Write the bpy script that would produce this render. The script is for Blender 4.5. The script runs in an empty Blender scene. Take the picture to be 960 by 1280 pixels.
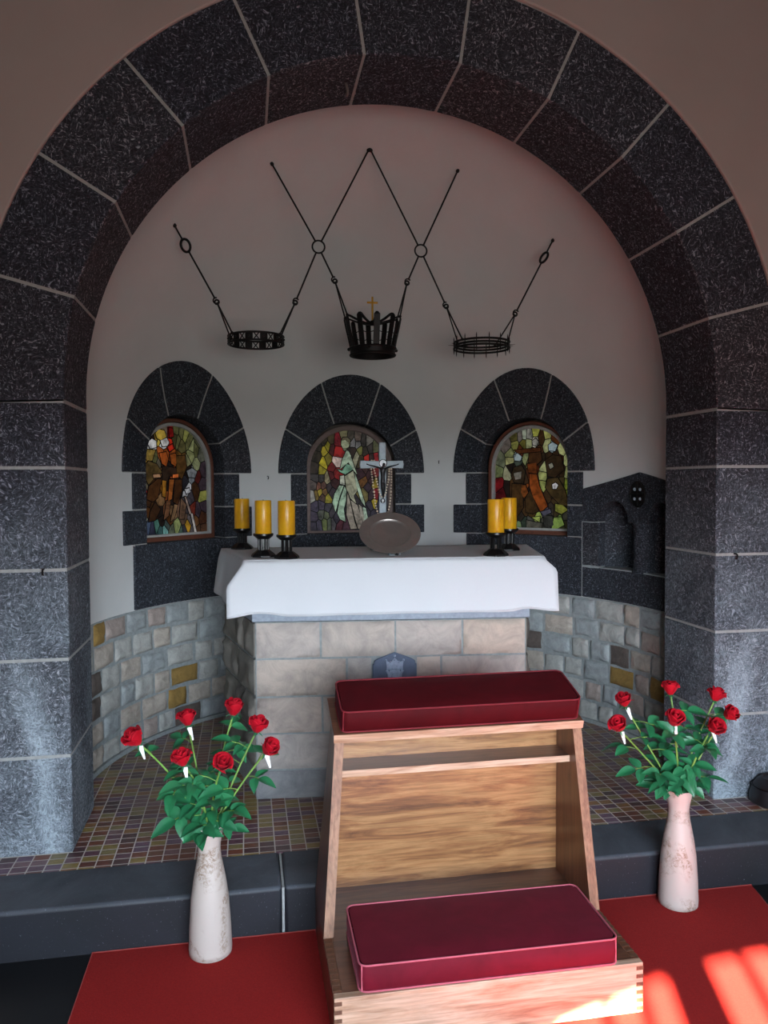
import bpy, bmesh, math, random
from mathutils import Vector, Matrix, noise as mnoise
PI = math.pi
sin, cos, sqrt, rad = math.sin, math.cos, math.sqrt, math.radians
scene = bpy.context.scene
COL = scene.collection
rnd = random.Random(11)

# ------------------------------------------------------------------ helpers
def lin(v):
    v /= 255.0
    return v / 12.92 if v <= 0.04045 else ((v + 0.055) / 1.055) ** 2.4
def c(r, g, b):
    return (lin(r), lin(g), lin(b), 1.0)

class NT:
    """small helper around a node tree"""
    def __init__(self, name):
        self.m = bpy.data.materials.new(name); self.m.use_nodes = True
        self.t = self.m.node_tree; self.n = self.t.nodes
        self.b = self.n['Principled BSDF']
    def add(self, typ, **kw):
        nd = self.n.new(typ)
        for k, v in kw.items(): setattr(nd, k, v)
        return nd
    def link(self, a, b): self.t.links.new(a, b)
    def coord(self, scale=(1, 1, 1)):
        tc = self.add('ShaderNodeTexCoord'); mp = self.add('ShaderNodeMapping')
        mp.inputs['Scale'].default_value = scale
        self.link(tc.outputs['Object'], mp.inputs['Vector']); return mp.outputs[0]
    def noise(self, vec, scale, detail=4, rough=0.55, dist=0.0):
        nd = self.add('ShaderNodeTexNoise'); nd.inputs['Scale'].default_value = scale
        nd.inputs['Detail'].default_value = detail; nd.inputs['Roughness'].default_value = rough
        nd.inputs['Distortion'].default_value = dist
        self.link(vec, nd.inputs['Vector']); return nd.outputs['Fac']
    def ramp(self, fac, stops, interp='LINEAR'):
        nd = self.add('ShaderNodeValToRGB'); cr = nd.color_ramp; cr.interpolation = interp
        while len(cr.elements) < len(stops): cr.elements.new(0.5)
        for e, (p, col) in zip(cr.elements, stops): e.position = p; e.color = col
        self.link(fac, nd.inputs['Fac']); return nd.outputs['Color']
    def mix(self, fac, a, b, blend='MIX'):
        nd = self.add('ShaderNodeMix', data_type='RGBA', blend_type=blend)
        for sock, v in ((nd.inputs[0], fac), (nd.inputs[6], a), (nd.inputs[7], b)):
            if isinstance(v, (int, float, tuple)): sock.default_value = v
            else: self.link(v, sock)
        return nd.outputs[2]
    def math(self, op, a, b=0.0):
        nd = self.add('ShaderNodeMath', operation=op)
        for sock, v in ((nd.inputs[0], a), (nd.inputs[1], b)):
            if isinstance(v, (int, float)): sock.default_value = v
            else: self.link(v, sock)
        return nd.outputs[0]
    def island(self):
        return self.add('ShaderNodeNewGeometry').outputs['Random Per Island']
    def col(self, v):
        if isinstance(v, tuple): self.b.inputs['Base Color'].default_value = v
        else: self.link(v, self.b.inputs['Base Color'])
    def bump(self, h, strength=0.4, dist=0.004):
        nd = self.add('ShaderNodeBump'); nd.inputs['Strength'].default_value = strength
        nd.inputs['Distance'].default_value = dist
        self.link(h, nd.inputs['Height']); self.link(nd.outputs[0], self.b.inputs['Normal'])
    def set(self, **kw):
        for k, v in kw.items(): self.b.inputs[k.replace('_', ' ')].default_value = v
        return self

def plain(name, col, rough=0.5, metal=0.0, var=0.0, scale=40, bump=0.0, spec=None):
    t = NT(name); t.set(Roughness=rough, Metallic=metal)
    if spec is not None: t.b.inputs['Specular IOR Level'].default_value = spec
    v = t.coord(); n = t.noise(v, scale)
    lo = tuple(x * (1 - var) for x in col[:3]) + (1,); hi = tuple(min(1, x * (1 + var)) for x in col[:3]) + (1,)
    t.col(t.ramp(n, [(0.3, lo), (0.7, hi)]))
    if bump: t.bump(n, bump)
    return t.m

class MB:
    """collects geometry, then links it as ONE mesh object"""
    def __init__(self): self.v = []; self.f = []; self.mi = []; self.fc = []
    def add(self, vs, fs, mi=0, fc=None):
        o = len(self.v); self.v += [tuple(p) for p in vs]
        for f in fs: self.f.append([o + i for i in f]); self.mi.append(mi); self.fc.append(fc)
    def box(self, x0, x1, y0, y1, z0, z1, mi=0):
        v = [(x, y, z) for z in (z0, z1) for y in (y0, y1) for x in (x0, x1)]
        self.add(v, [(0, 2, 3, 1), (4, 5, 7, 6), (0, 1, 5, 4), (2, 6, 7, 3), (0, 4, 6, 2), (1, 3, 7, 5)], mi)
    def grid(self, fn, nu, nv, mi=0, closed_u=False, flip=False):
        vs = [fn(i / nu, j / nv) for j in range(nv + 1) for i in range(nu + (0 if closed_u else 1))]
        w = nu if closed_u else nu + 1; fs = []
        for j in range(nv):
            for i in range(nu):
                a = j * w + i; b = j * w + (i + 1) % w
                q = (a, b, b + w, a + w); fs.append(q[::-1] if flip else q)
        self.add(vs, fs, mi)
    def block(self, fn, nu=1, nv=1, nd=1, mi=0):
        """closed solid from fn(s,t,d) on the unit cube"""
        idx = {}; vs = []; fs = []
        def V(i, j, k):
            if (i, j, k) not in idx: idx[i, j, k] = len(vs); vs.append(fn(i / nu, j / nv, k / nd))
            return idx[i, j, k]
        for i in range(nu):
            for j in range(nv):
                fs.append((V(i, j, 0), V(i, j + 1, 0), V(i + 1, j + 1, 0), V(i + 1, j, 0)))
                fs.append((V(i, j, nd), V(i + 1, j, nd), V(i + 1, j + 1, nd), V(i, j + 1, nd)))
        for i in range(nu):
            for k in range(nd):
                fs.append((V(i, 0, k), V(i + 1, 0, k), V(i + 1, 0, k + 1), V(i, 0, k + 1)))
                fs.append((V(i, nv, k), V(i, nv, k + 1), V(i + 1, nv, k + 1), V(i + 1, nv, k)))
        for j in range(nv):
            for k in range(nd):
                fs.append((V(0, j, k), V(0, j, k + 1), V(0, j + 1, k + 1), V(0, j + 1, k)))
                fs.append((V(nu, j, k), V(nu, j + 1, k), V(nu, j + 1, k + 1), V(nu, j, k + 1)))
        self.add(vs, fs, mi)
    def prism(self, pts, d, mi=0):
        """polygon pts (3D) extruded by vector d"""
        n = len(pts); d = Vector(d); P = [Vector(p) for p in pts]; v = P + [p + d for p in P]
        self.add(v, [tuple(range(n))[::-1], tuple(range(n, 2 * n))] + [(i, (i + 1) % n, n + (i + 1) % n, n + i) for i in range(n)], mi)
    def tube(self, pts, r, n=8, mi=0, closed=False, caps=True, flat=None):
        P = [Vector(p) for p in pts]; m = len(P); rr = r if isinstance(r, (list, tuple)) else [r] * m
        up = None; rings = []
        for i in range(m):
            if closed: t = P[(i + 1) % m] - P[i - 1]
            else: t = P[min(i + 1, m - 1)] - P[max(i - 1, 0)]
            t = t.normalized() if t.length > 1e-9 else Vector((0, 0, 1))
            if up is None:
                up = Vector((0, 0, 1)) if abs(t.z) < 0.9 else Vector((0, 1, 0))
            a = t.cross(up)
            if a.length < 1e-6: a = t.orthogonal()
            a.normalize(); b = a.cross(t).normalized(); up = b
            fa = flat if flat else 1.0
            rings.append([P[i] + a * rr[i] * cos(2 * PI * k / n) + b * rr[i] * fa * sin(2 * PI * k / n) for k in range(n)])
        vs = [p for g in rings for p in g]; fs = []
        L = m if closed else m - 1
        for i in range(L):
            for k in range(n):
                k2 = (k + 1) % n; i2 = (i + 1) % m
                fs.append((i * n + k, i * n + k2, i2 * n + k2, i2 * n + k)[::-1])
        if not closed and caps: fs += [tuple(range(n)), tuple(range((m - 1) * n, m * n))[::-1]]
        self.add(vs, fs, mi)
    def lathe(self, prof, cx=0, cy=0, n=32, mi=0):
        """prof: list of (r,z)"""
        vs = []; fs = []; m = len(prof)
        for r, z in prof:
            for k in range(n): vs.append((cx + r * cos(2 * PI * k / n), cy + r * sin(2 * PI * k / n), z))
        for i in range(m - 1):
            for k in range(n):
                k2 = (k + 1) % n; fs.append((i * n + k, i * n + k2, (i + 1) * n + k2, (i + 1) * n + k))
        self.add(vs, fs, mi)
    def ball(self, p, r, n=8, mi=0, sq=(1, 1, 1)):
        vs = []; fs = []; h = max(4, n // 2 + 1)
        for j in range(h + 1):
            a = PI * j / h
            for k in range(n): vs.append((p[0] + r * sq[0] * sin(a) * cos(2 * PI * k / n), p[1] + r * sq[1] * sin(a) * sin(2 * PI * k / n), p[2] - r * sq[2] * cos(a)))
        for j in range(h):
            for k in range(n): k2 = (k + 1) % n; fs.append((j * n + k, j * n + k2, (j + 1) * n + k2, (j + 1) * n + k))
        self.add(vs, fs, mi)
    def torus(self, p, R, r, axis='y', n=28, m=8, mi=0, sx=1.0):
        pts = []
        for k in range(n):
            a = 2 * PI * k / n; u, w = R * sx * cos(a), R * sin(a)
            pts.append({'y': (p[0] + u, p[1], p[2] + w), 'z': (p[0] + u, p[1] + w, p[2]), 'x': (p[0], p[1] + u, p[2] + w)}[axis])
        self.tube(pts, r, m, mi, closed=True)
    def build(self, name, mats, parent=None, smooth=40, bevel=0.0, seg=2, merge=0.0, angle=35):
        me = bpy.data.meshes.new(name)
        off = Vector((0, 0, 0)); p = parent
        while p is not None: off += p.location; p = p.parent
        me.from_pydata([tuple(Vector(v) - off) for v in self.v], [], self.f)
        mats = mats if isinstance(mats, (list, tuple)) else [mats]
        for m in mats: me.materials.append(m)
        for q, i in zip(me.polygons, self.mi): q.material_index = i
        if any(x is not None for x in self.fc):
            at = me.color_attributes.new('glass_color', 'FLOAT_COLOR', 'CORNER')
            for q, col in zip(me.polygons, self.fc):
                for li in q.loop_indices: at.data[li].color = col or (0, 0, 0, 1)
        bm = bmesh.new(); bm.from_mesh(me)
        bmesh.ops.remove_doubles(bm, verts=bm.verts, dist=max(merge, 1e-6))
        bmesh.ops.recalc_face_normals(bm, faces=bm.faces); bm.to_mesh(me); bm.free()
        if smooth:
            me.polygons.foreach_set('use_smooth', [True] * len(me.polygons))
            me.set_sharp_from_angle(angle=rad(smooth))
        o = bpy.data.objects.new(name, me); COL.objects.link(o)
        if parent is not None: o.parent = parent
        if bevel:
            b = o.modifiers.new('edge', 'BEVEL'); b.width = bevel; b.segments = seg; b.limit_method = 'ANGLE'; b.angle_limit = rad(angle)
        return o

def tag(o, label=None, cat=None, group=None, kind=None):
    if label: o['label'] = label
    if cat: o['category'] = cat
    if group: o['group'] = group
    if kind: o['kind'] = kind
    return o
def empty(name, loc, label, cat, group=None, kind=None):
    o = bpy.data.objects.new(name, None); COL.objects.link(o); o.location = loc; o.empty_display_size = 0.05
    return tag(o, label, cat, group, kind)
def copy_tree(o, parent=None):
    q = o.copy(); COL.objects.link(q); q.parent = parent
    for ch in list(o.children): copy_tree(ch, q)
    return q

# ------------------------------------------------------------------ materials
def stone_mat(name, dark, mid, fleck, lime_and_light, pale=0.0, sc=1.0):
    t = NT(name); v = t.coord(); t.set(Roughness=0.82)
    t.b.inputs['Specular IOR Level'].default_value = 0.3
    # short chisel strokes: stretched noise whose direction wanders from place to place
    wob = t.add('ShaderNodeTexNoise'); wob.inputs['Scale'].default_value = 7; t.link(v, wob.inputs['Vector'])
    sub = t.add('ShaderNodeVectorMath', operation='MULTIPLY_ADD'); t.link(wob.outputs['Color'], sub.inputs[0])
    sub.inputs[1].default_value = (.11, .11, .11); t.link(v, sub.inputs[2])
    mp = t.add('ShaderNodeMapping'); mp.inputs['Scale'].default_value = (62 * sc, 62 * sc, 135 * sc); mp.inputs['Rotation'].default_value = (.5, .9, .4)
    t.link(sub.outputs[0], mp.inputs['Vector'])
    n = t.noise(mp.outputs[0], 1.0, 2, 0.5, 0.9)
    mp2 = t.add('ShaderNodeMapping'); mp2.inputs['Scale'].default_value = (120 * sc, 70 * sc, 55 * sc); mp2.inputs['Rotation'].default_value = (-.4, -.7, 1.1)
    t.link(sub.outputs[0], mp2.inputs['Vector'])
    n2 = t.noise(mp2.outputs[0], 1.0, 2, 0.5, 0.9)
    hi = t.math('MAXIMUM', n, n2)
    base = t.ramp(hi, [(0.46, dark), (0.585, mid), (0.625, tuple(x * 1.5 for x in mid[:3]) + (1,)), (0.71, fleck)])
    big = t.noise(v, 2.6, 5, 0.62, 0.5)
    isl = t.island()
    base = t.mix(1.0, base, t.math('ADD', t.math('MULTIPLY', isl, 0.36), 0.82), 'MULTIPLY')
    base = t.mix(1.0, base, t.ramp(isl, [(0.0, (0.96, 0.97, 1.06, 1)), (0.6, (1.0, 1.0, 1.0, 1)), (1.0, (1.08, 0.99, 0.94, 1))]), 'MULTIPLY')
    # pale patches towards the floor: lime bloom from rising damp, plus painted-in light
    sep = t.add('ShaderNodeSeparateXYZ'); t.link(v, sep.inputs[0])
    hgt = t.ramp(t.math('MULTIPLY', sep.outputs['Z'], 0.5), [(0.08, (1, 1, 1, 1)), (0.50, (0.55, 0.55, 0.55, 1)), (0.85, (0.0, 0.0, 0.0, 1))])
    m = t.math('MULTIPLY', t.ramp(big, [(0.34, (0.22, 0.22, 0.22, 1)), (0.66, (1, 1, 1, 1))]), hgt)
    fine = t.math('MULTIPLY', m, t.ramp(hi, [(0.42, (pale * .35,) * 3 + (1,)), (0.62, (pale,) * 3 + (1,))]))
    base = t.mix(fine, base, lime_and_light)
    # old lime run-off: a pale wandering streak down each pier
    ax = t.math('ABSOLUTE', sep.outputs['X'])
    wv = t.noise(v, 5.0, 4, 0.6)
    off = t.math('ABSOLUTE', t.math('SUBTRACT', t.math('ADD', ax, t.math('MULTIPLY', t.math('SUBTRACT', wv, 0.5), 0.22)), t.math('ADD', 1.275, t.math('MULTIPLY', sep.outputs['Z'], 0.17))))
    st = t.ramp(t.math('MULTIPLY', off, 10.0), [(0.08, (1, 1, 1, 1)), (0.62, (0, 0, 0, 1))])
    st = t.math('MULTIPLY', st, t.ramp(sep.outputs['Z'], [(0.62, (.6, .6, .6, 1)), (0.92, (0, 0, 0, 1))]))
    st = t.math('MULTIPLY', st, t.ramp(sep.outputs['Y'], [(0.0, (1, 1, 1, 1)), (0.03, (0, 0, 0, 1))]))
    if pale > .4: base = t.mix(t.math('MULTIPLY', st, t.ramp(hi, [(.42, (.5, .5, .5, 1)), (.62, (1, 1, 1, 1))])), base, lime_and_light)
    t.col(base)
    t.bump(hi, 0.6, 0.008)
    return t.m

M = {}
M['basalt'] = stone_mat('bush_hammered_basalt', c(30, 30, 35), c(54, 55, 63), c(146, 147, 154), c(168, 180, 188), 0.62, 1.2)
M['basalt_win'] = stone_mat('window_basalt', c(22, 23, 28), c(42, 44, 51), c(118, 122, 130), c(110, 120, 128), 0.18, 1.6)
M['mortar'] = plain('mortar', c(150, 150, 147), 0.9, var=0.12, scale=60, bump=0.2)
M['mortar_dark'] = plain('grey_mortar', c(142, 148, 148), 0.9, var=0.15, scale=50, bump=0.3)

def plaster(name, a, b):
    t = NT(name); v = t.coord(); n = t.noise(v, 1.6, 5, 0.6); f = t.noise(v, 160, 3, 0.6)
    t.set(Roughness=0.92); t.b.inputs['Specular IOR Level'].default_value = 0.2
    t.col(t.ramp(n, [(0.3, a), (0.7, b)])); t.bump(f, 0.12, 0.002); return t.m
M['plaster'] = plaster('apse_plaster', c(200, 201, 199), c(210, 211, 209))
M['plaster_front'] = plaster('front_plaster', c(160, 146, 140), c(168, 154, 148))
M['plaster_room'] = plaster('room_plaster', c(128, 118, 112), c(136, 126, 120))

# coloured mosaic tiles: one colour per cell
t = NT('mosaic_tiles'); v = t.coord()
sep = t.add('ShaderNodeSeparateXYZ'); t.link(v, sep.inputs[0])
TX, TY = 0.056, 0.041
row = t.math('FLOOR', t.math('DIVIDE', sep.outputs['Y'], TY))
half = t.math('MULTIPLY', t.math('FLOOR', t.math('MULTIPLY', t.math('ADD', sep.outputs['X'], 5.0), 0.6)), 0.35)
ux = t.math('ADD', t.math('DIVIDE', sep.outputs['X'], TX), half)
colx = t.math('FLOOR', ux)
cmb = t.add('ShaderNodeCombineXYZ'); t.link(colx, cmb.inputs[0]); t.link(row, cmb.inputs[1])
wn = t.add('ShaderNodeTexWhiteNoise', noise_dimensions='3D'); t.link(cmb.outputs[0], wn.inputs['Vector'])
pal = [c(116, 70, 56), c(98, 70, 84), c(134, 118, 66), c(112, 76, 62), c(102, 78, 100), c(134, 98, 60), c(80, 56, 60), c(116, 88, 94), c(126, 116, 80), c(98, 60, 52)]
tcol = t.ramp(wn.outputs['Value'], [(i / len(pal), p) for i, p in enumerate(pal)], 'CONSTANT')
streak = t.add('ShaderNodeMapping'); streak.inputs['Scale'].default_value = (25, 120, 1); t.link(v, streak.inputs['Vector'])
sn = t.noise(streak.outputs[0], 1.0, 3, 0.6, 1.0)
tcol = t.mix(1.0, tcol, t.ramp(sn, [(0.3, (0.75, 0.70, 0.65, 1)), (0.7, (1.4, 1.25, 1.08, 1))]), 'MULTIPLY')
fx = t.math('FRACT', ux); fy = t.math('FRACT', t.math('DIVIDE', sep.outputs['Y'], TY))
ex = t.math('LESS_THAN', t.math('MINIMUM', fx, t.math('SUBTRACT', 1.0, fx)), 0.038)
ey = t.math('LESS_THAN', t.math('MINIMUM', fy, t.math('SUBTRACT', 1.0, fy)), 0.048)
gr = t.math('MAXIMUM', ex, ey)
t.col(t.mix(gr, tcol, c(196, 188, 178)))
t.link(t.math('ADD', t.math('MULTIPLY', gr, 0.5), 0.30), t.b.inputs['Roughness'])
t.bump(t.math('SUBTRACT', 1.0, gr), 0.3, 0.002)
M['tiles'] = t.m

t = NT('kerb_slate'); v = t.coord(); n = t.noise(v, 3.2, 5, 0.65, 0.8); f = t.noise(v, 140, 2, 0.7)
b = t.ramp(n, [(0.3, c(44, 47, 52)), (0.7, c(70, 73, 80))])
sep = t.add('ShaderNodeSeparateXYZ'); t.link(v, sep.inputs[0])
top = t.ramp(t.math('MULTIPLY', sep.outputs['Z'], 5.0), [(0.725, (0, 0, 0, 1)), (0.772, (1, 1, 1, 1))])  # glancing reflection painted in by height: paler kerb top, darker front
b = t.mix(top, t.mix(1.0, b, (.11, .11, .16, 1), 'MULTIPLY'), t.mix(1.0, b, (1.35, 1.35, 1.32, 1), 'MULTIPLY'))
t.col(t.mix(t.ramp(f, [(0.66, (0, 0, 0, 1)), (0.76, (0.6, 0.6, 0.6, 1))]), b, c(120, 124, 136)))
t.set(Roughness=0.62); t.bump(n, 0.1); M['kerb'] = t.m
M['slate'] = plain('black_slate_floor', c(11, 11, 13), 0.45, var=0.3, scale=5, bump=0.05)

# rubble and ashlar
t = NT('rubble_stone'); v = t.coord(); isl = t.island(); n = t.noise(v, 22, 5, 0.65, 0.6); f = t.noise(v, 130, 3, 0.6)
G1, G2, B1, OC, DB, PK = c(172, 172, 166), c(156, 162, 162), c(178, 168, 156), c(150, 120, 64), c(96, 86, 80), c(166, 152, 144)
b = t.ramp(isl, [(0, G1), (.17, G2), (.34, B1), (.48, G1), (.60, PK), (.70, G2), (.79, B1), (.87, DB), (.91, OC), (.95, G1)], 'CONSTANT')
b = t.mix(1.0, b, t.ramp(n, [(0.3, (0.70, 0.70, 0.71, 1)), (0.62, (1.06, 1.06, 1.06, 1))]), 'MULTIPLY')
t.col(b); t.set(Roughness=0.9); t.bump(t.math('ADD', n, t.math('MULTIPLY', f, 0.3)), 0.7, 0.008); M['rubble'] = t.m
def ashlar(name, a, bb, cc):
    t = NT(name); v = t.coord(); isl = t.island(); n = t.noise(v, 9, 6, 0.7, 0.8); f = t.noise(v, 110, 3, 0.6)
    b = t.ramp(isl, [(0, a), (0.5, bb), (1.0, cc)])
    b = t.mix(1.0, b, t.ramp(n, [(0.32, (0.72, 0.72, 0.74, 1)), (0.6, (1.08, 1.06, 1.04, 1))]), 'MULTIPLY')
    t.col(b); t.set(Roughness=0.9); t.bump(t.math('ADD', n, t.math('MULTIPLY', f, 0.25)), 0.5, 0.008); return t.m
M['ashlar'] = ashlar('altar_sandstone', c(182, 168, 158), c(174, 166, 160), c(188, 172, 158))
M['ashlar_dark'] = ashlar('flank_stone', c(116, 112, 104), c(134, 130, 122), c(98, 92, 86))
M['plinth'] = ashlar('plinth_stone', c(128, 130, 132), c(136, 136, 138), c(124, 128, 132))
M['bluestone'] = plain('bluestone', c(150, 158, 170), 0.8, var=0.14, scale=60, bump=0.2)
M['plaque'] = plain('plaque_slate', c(84, 96, 118), 0.6, var=0.12, scale=30, bump=0.1)
M['plaque_relief'] = plain('plaque_relief', c(150, 162, 182), 0.6, var=0.2, scale=80, bump=0.3)

# textiles
t = NT('white_linen'); v = t.coord(); n = t.noise(v, 500, 2); t.col(c(216, 217, 220)); t.set(Roughness=0.9)
t.b.inputs['Specular IOR Level'].default_value = 0.15; t.bump(n, 0.05, 0.001); M['linen'] = t.m
def velvet(name, col, sheen, tint):
    t = NT(name); v = t.coord(); n = t.noise(v, 9, 5, 0.6, 0.6)
    lo = tuple(x * 0.8 for x in col[:3]) + (1,); hi = tuple(x * 1.2 for x in col[:3]) + (1,)
    t.col(t.ramp(n, [(0.3, lo), (0.7, hi)])); t.set(Roughness=0.75)
    t.b.inputs['Sheen Weight'].default_value = sheen; t.b.inputs['Sheen Roughness'].default_value = 0.35
    t.b.inputs['Sheen Tint'].default_value = tint; t.b.inputs['Specular IOR Level'].default_value = 0.15
    return t.m
M['velvet'] = velvet('crimson_velvet', c(66, 3, 9), 0.04, c(230, 90, 120))
M['velvet_worn'] = velvet('worn_crimson_velvet', c(92, 15, 30), 0.17, c(230, 130, 150))
M['piping_dark'] = plain('dark_velvet_piping', c(112, 14, 28), 0.8, var=0.1)
M['piping'] = plain('velvet_piping', c(176, 84, 98), 0.8, var=0.1)
t = NT('red_carpet'); v = t.coord(); n = t.noise(v, 260, 3, 0.7); g = t.noise(v, 2.0, 3)
b = t.ramp(n, [(0.3, c(132, 21, 18)), (0.7, c(154, 29, 24))]); t.col(b); t.set(Roughness=0.95); t.b.inputs['Sheen Weight'].default_value = 0.025; t.b.inputs['Sheen Roughness'].default_value = 0.5
t.b.inputs['Specular IOR Level'].default_value = 0.1; t.bump(n, 0.3, 0.003); M['carpet'] = t.m

def wood(name, a, b, d, axis='x', rough=0.36, scale=1.0, coat=0.25):
    t = NT(name)
    sc = {'x': (1.6, 14, 14), 'z': (14, 14, 1.6), 'y': (14, 1.6, 14)}[axis]
    v = t.coord(tuple(s * scale for s in sc)); n = t.noise(v, 1.7, 6, 0.62, 1.1)
    v2 = t.coord(tuple((s * 5 if s > 5 else s * 2) * scale for s in sc)); n2 = t.noise(v2, 2.0, 3, 0.6, 0.3)
    b0 = t.ramp(n, [(0.30, d), (0.46, a), (0.58, b), (0.72, a)])
    t.col(t.mix(1.0, b0, t.ramp(n2, [(0.35, (0.72, 0.70, 0.68, 1)), (0.6, (1.06, 1.06, 1.06, 1))]), 'MULTIPLY'))
    t.set(Roughness=rough); t.b.inputs['Coat Weight'].default_value = coat; t.b.inputs['Coat Roughness'].default_value = 0.25
    t.bump(n2, 0.06, 0.002); return t.m
M['wood_x'] = wood('varnished_wood_along', c(144, 97, 60), c(168, 122, 80), c(96, 58, 36))
M['wood_front_lit'] = wood('lit_front_wood', c(178, 144, 118), c(192, 162, 138), c(146, 106, 82), 'x', 0.5, coat=0.05)  # light falling on the front edges is put into this paler wood
M['wood_side'] = wood('side_panel_wood', c(96, 54, 34), c(110, 66, 42), c(68, 36, 22), 'z')
M['wood_edge'] = wood('panel_edge_wood', c(134, 92, 66), c(148, 106, 78), c(106, 68, 48), 'z', 0.6, coat=0.0)
M['wood_dark'] = wood('dark_shelf_wood', c(88, 54, 40), c(104, 66, 48), c(60, 36, 26), 'x', 0.3)
M['wood_end'] = plain('dark_end_grain', c(92, 60, 42), 0.6, var=0.3, scale=120)

# metals and small things
M['iron'] = plain('black_wrought_iron', c(24, 22, 22), 0.55, 0.6, var=0.3, scale=80, bump=0.15)
M['brass'] = plain('gilt_brass', c(196, 150, 56), 0.35, 0.9, var=0.1)
M['black_gloss'] = plain('black_glossy_metal', c(16, 15, 16), 0.28, 0.2, var=0.2)
M['pewter'] = plain('brushed_pewter', c(164, 154, 148), 0.40, 0.8, var=0.06, scale=25)
M['silver'] = plain('silvered_wood', c(136, 147, 153), 0.5, 0.2, var=0.14, scale=60, bump=0.1)
M['bronze_dark'] = plain('dark_bronze', c(30, 28, 30), 0.38, 0.7, var=0.2)
M['bead'] = plain('pale_beads', c(214, 196, 172), 0.5, var=0.15, scale=200)
M['cord'] = plain('cord', c(120, 100, 84), 0.8)
M['white_enamel'] = plain('white_enamel', c(220, 222, 224), 0.4)
M['black_case'] = plain('black_casing', c(26, 22, 24), 0.4, var=0.3, scale=6)
M['grey_hook'] = plain('galvanised_hook', c(120, 116, 112), 0.5, 0.5, var=0.2)

t = NT('yellow_wax'); v = t.coord(); n = t.noise(v, 18, 3); t.col(t.ramp(n, [(0.3, c(206, 146, 14)), (0.7, c(222, 164, 24))]))
t.set(Roughness=0.34); t.b.inputs['Subsurface Weight'].default_value = 0.15; t.b.inputs['Subsurface Radius'].default_value = (0.02, 0.012, 0.003); M['wax'] = t.m
M['wick'] = plain('wick', c(40, 34, 30), 0.9)

t = NT('mottled_vase_glaze'); v = t.coord(); n = t.noise(v, 7, 3, 0.5, 0.8); f = t.noise(v, 60, 5, 0.75, 1.5)
msk = t.math('MULTIPLY', t.ramp(n, [(0.47, (0, 0, 0, 1)), (0.56, (1, 1, 1, 1))]), t.ramp(f, [(0.44, (0, 0, 0, 1)), (0.60, (0.85, 0.85, 0.85, 1))]))
t.col(t.mix(msk, c(186, 173, 163), c(122, 93, 66))); t.set(Roughness=0.42); M['vase'] = t.m
M['petal'] = velvet('rose_petals', c(164, 9, 28), 0.15, c(255, 120, 140))
t = NT('rose_leaf'); v = t.coord(); n = t.noise(v, 14, 3); isl = t.island()
t.col(t.mix(t.math('MULTIPLY', isl, 0.6), t.ramp(n, [(0.3, c(14, 78, 48)), (0.7, c(30, 108, 62))]), c(66, 136, 92))); t.set(Roughness=0.42); M['leaf'] = t.m
M['stem'] = plain('rose_stem', c(104, 140, 62), 0.55, var=0.3, scale=14)
M['white_tag'] = plain('white_paper_tag', c(226, 228, 226), 0.7)

# stained glass: every piece has its own glass colour; daylight through it is put in as a glow
t = NT('stained_glass'); at = t.add('ShaderNodeAttribute', attribute_name='glass_color'); v = t.coord()
n = t.noise(v, 26, 4, 0.6, 0.8)
gc = t.mix(1.0, at.outputs['Color'], t.ramp(n, [(0.32, (0.38, 0.38, 0.38, 1)), (0.66, (1.3, 1.3, 1.3, 1))]), 'MULTIPLY')
t.col(t.mix(1.0, gc, (.5, .5, .5, 1), 'MULTIPLY')); t.link(gc, t.b.inputs['Emission Color']); GLASS_NODE = t.b; t.set(Roughness=0.5); t.b.inputs['Specular IOR Level'].default_value = 0.15; M['glass'] = t.m
M['lead'] = plain('lead_came', c(16, 16, 17), 0.8, 0.0, spec=.1)
M['frame_brown'] = plain('brown_window_frame', c(112, 92, 86), 0.6, var=0.15, scale=30)
M['frame_red'] = plain('red_brown_window_frame', c(98, 56, 40), 0.6, var=0.15, scale=30)
M['frame_grey'] = plain('grey_window_bead', c(160, 160, 156), 0.6, var=0.1)

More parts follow.
